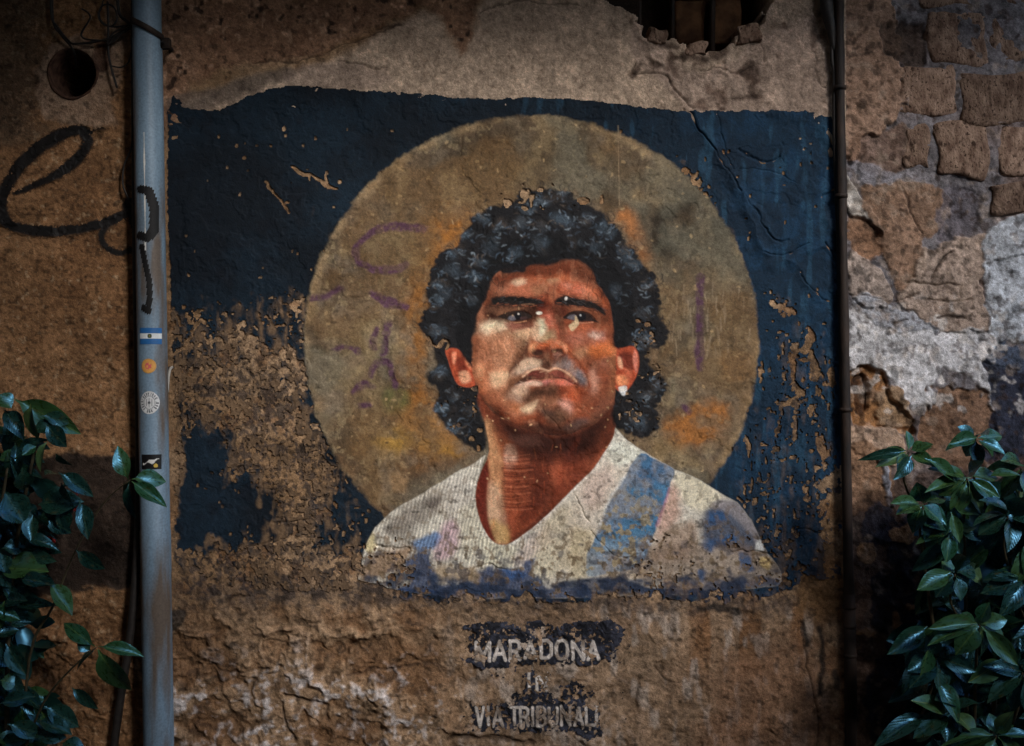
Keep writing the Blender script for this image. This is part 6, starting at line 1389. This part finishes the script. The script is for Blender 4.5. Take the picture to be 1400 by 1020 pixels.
# crumpled red plastic caught behind the leaves on the left
M_RED = mat_noise('red_plastic', A(96, 22, 26), A(150, 46, 44), 30, .4, .5, .4, .004, 60)
def crumple(b, t, w, d, seed):
    rr = random.Random(seed); n = 10; V, F = [], []
    p0, p1 = at(*b, d), at(*t, d); ax = p1 - p0; sd = Vector((-ax.z, 0, ax.x)).normalized() * w * S
    for i in range(n + 1):
        for j in range(5):
            V.append(p0 + ax * (i / n) + sd * ((j - 2) / 2 * (.6 + .4 * math.sin(i * .9))) + Vector((rr.uniform(-.006, .006), rr.uniform(-.018, .018), rr.uniform(-.006, .006))))
    for i in range(n):
        for j in range(4): F.append((i * 5 + j, (i + 1) * 5 + j, (i + 1) * 5 + j + 1, i * 5 + j + 1))
    return poly_mesh('red_wrapper', V, F, M_RED)
tag(crumple((112, 652), (98, 698), 6, .20, 1), 'strip of red plastic behind leaves between shrub and pipe', 'wrapper')
tag(crumple((36, 724), (74, 744), 8, .24, 2), 'crumpled red plastic lying among the lower shrub leaves', 'wrapper')

# ================================================================== GROUND AND THE STREET ROUND ABOUT
g_ = poly_mesh('street', [(-60, -80, 0), (60, -80, 0), (60, .25, 0), (-60, .25, 0)], [(0, 1, 2, 3)], M_GROUND); tag(g_, kind='structure')
M_FAC = mat_noise('facade_render', A(138, 116, 92), A(166, 142, 114), 1.4, .9, .2, .3, .01, 14)
M_FAC2 = mat_noise('facade_render_grey', A(116, 108, 100), A(146, 136, 126), 1.2, .9, .2, .3, .01, 14)
M_SHUT = mat_noise('shutter', A(44, 58, 48), A(62, 76, 62), 9, .6, .3, .2)
M_GLASS = mat_noise('window_glass', A(20, 24, 28), A(34, 38, 42), 2, .1, .5, 0)
def house(name, x0, x1, yf, yb, h, mat, label, floors):
    root = empty(name, ((x0 + x1) / 2, yf, 0), label=label, cat='house')
    o = box_mesh('wall', (x0, yb, 0), (x1, yf, h), mat); to_local(o, root)
    o = box_mesh('cornice', (x0 - .08, yb - .08, h), (x1 + .08, yf + .16, h + .22), mat); to_local(o, root)
    for fl in range(floors):
        n = max(1, int((x1 - x0) / 2.6))
        for k in range(n):
            cx = x0 + (k + .5) * (x1 - x0) / n; z = 1.0 + fl * 3.1
            if z + 1.7 > h: continue
            o = box_mesh('window', (cx - .5, yf - .04, z), (cx + .5, yf + .012, z + 1.5), M_GLASS); to_local(o, root)
            for s_ in (-1, 1):
                o2 = box_mesh('shutter', (cx + s_ * .78 - .26, yf + .003, z - .02), (cx + s_ * .78 + .26, yf + .05, z + 1.52), M_SHUT); to_local(o2, root)
            o2 = box_mesh('sill', (cx - .6, yf + .002, z - .1), (cx + .6, yf + .14, z - .025), mat); to_local(o2, root)
    return root
YF = -5.6
GX0, GX1, GH = 2.10, 5.10, 3.75       # notch in the unseen row opposite, shaped to pool sunlight on the mural
house('town_house', -9.0, GX0, YF, YF - 6, 12.0, M_FAC, 'tall tan house with green shutters, unseen across the street, edge set to shape the sunlight', 3)
house('town_house', GX0 + .2, GX1 + 1.4, YF - .1, YF - 6, GH, M_FAC2, 'low grey house, unseen across the street, height set to let sunlight reach the mural', 1)
house('town_house', GX1 + 1.6, 18, YF, YF - 2.5, 8.5, M_FAC, 'tall tan house with green shutters, unseen opposite the stone wall, set to shape the sunlight', 3)
house('town_house', -16, -10, 6, -14, 11, M_FAC2, 'grey house closing the street on the side of the vent hole', 2)
# the wall's own upper storeys and an added, unseen overhang that shades the wall top
o = tag(box_mesh('facade', (-8, .36, wz(-1090) + .0), (9, 3, 13), M_FAC), 'upper storeys of the house above the mural', 'facade')
BZ, BD = 3.66, 1.50
bal = empty('shade_balcony', (0, 0, BZ), label='stone overhang added out of view above the mural to shade the top of the wall', cat='shade_balcony')
for nm, lo, hi in (('slab', (-3.6, -BD, BZ), (3.2, .1, BZ + .16)), ('parapet', (-3.6, -BD - .002, BZ + .162), (3.2, -BD + .12, BZ + 1.05))):
    o = box_mesh(nm, lo, hi, M_FAC2); to_local(o, bal)
for x in (-2.8, -.9, 1.0, 2.7):
    V = [(x - .1, .05, BZ - .002), (x + .1, .05, BZ - .002), (x + .1, -1.2, BZ - .002), (x - .1, -1.2, BZ - .002), (x - .1, .05, BZ - .42), (x + .1, .05, BZ - .42), (x + .1, -.9, BZ - .12), (x - .1, -.9, BZ - .12)]
    o = poly_mesh('bracket', V, [(0, 1, 2, 3), (4, 7, 6, 5), (0, 4, 5, 1), (1, 5, 6, 2), (2, 6, 7, 3), (3, 7, 4, 0)], M_FAC2); to_local(o, bal)
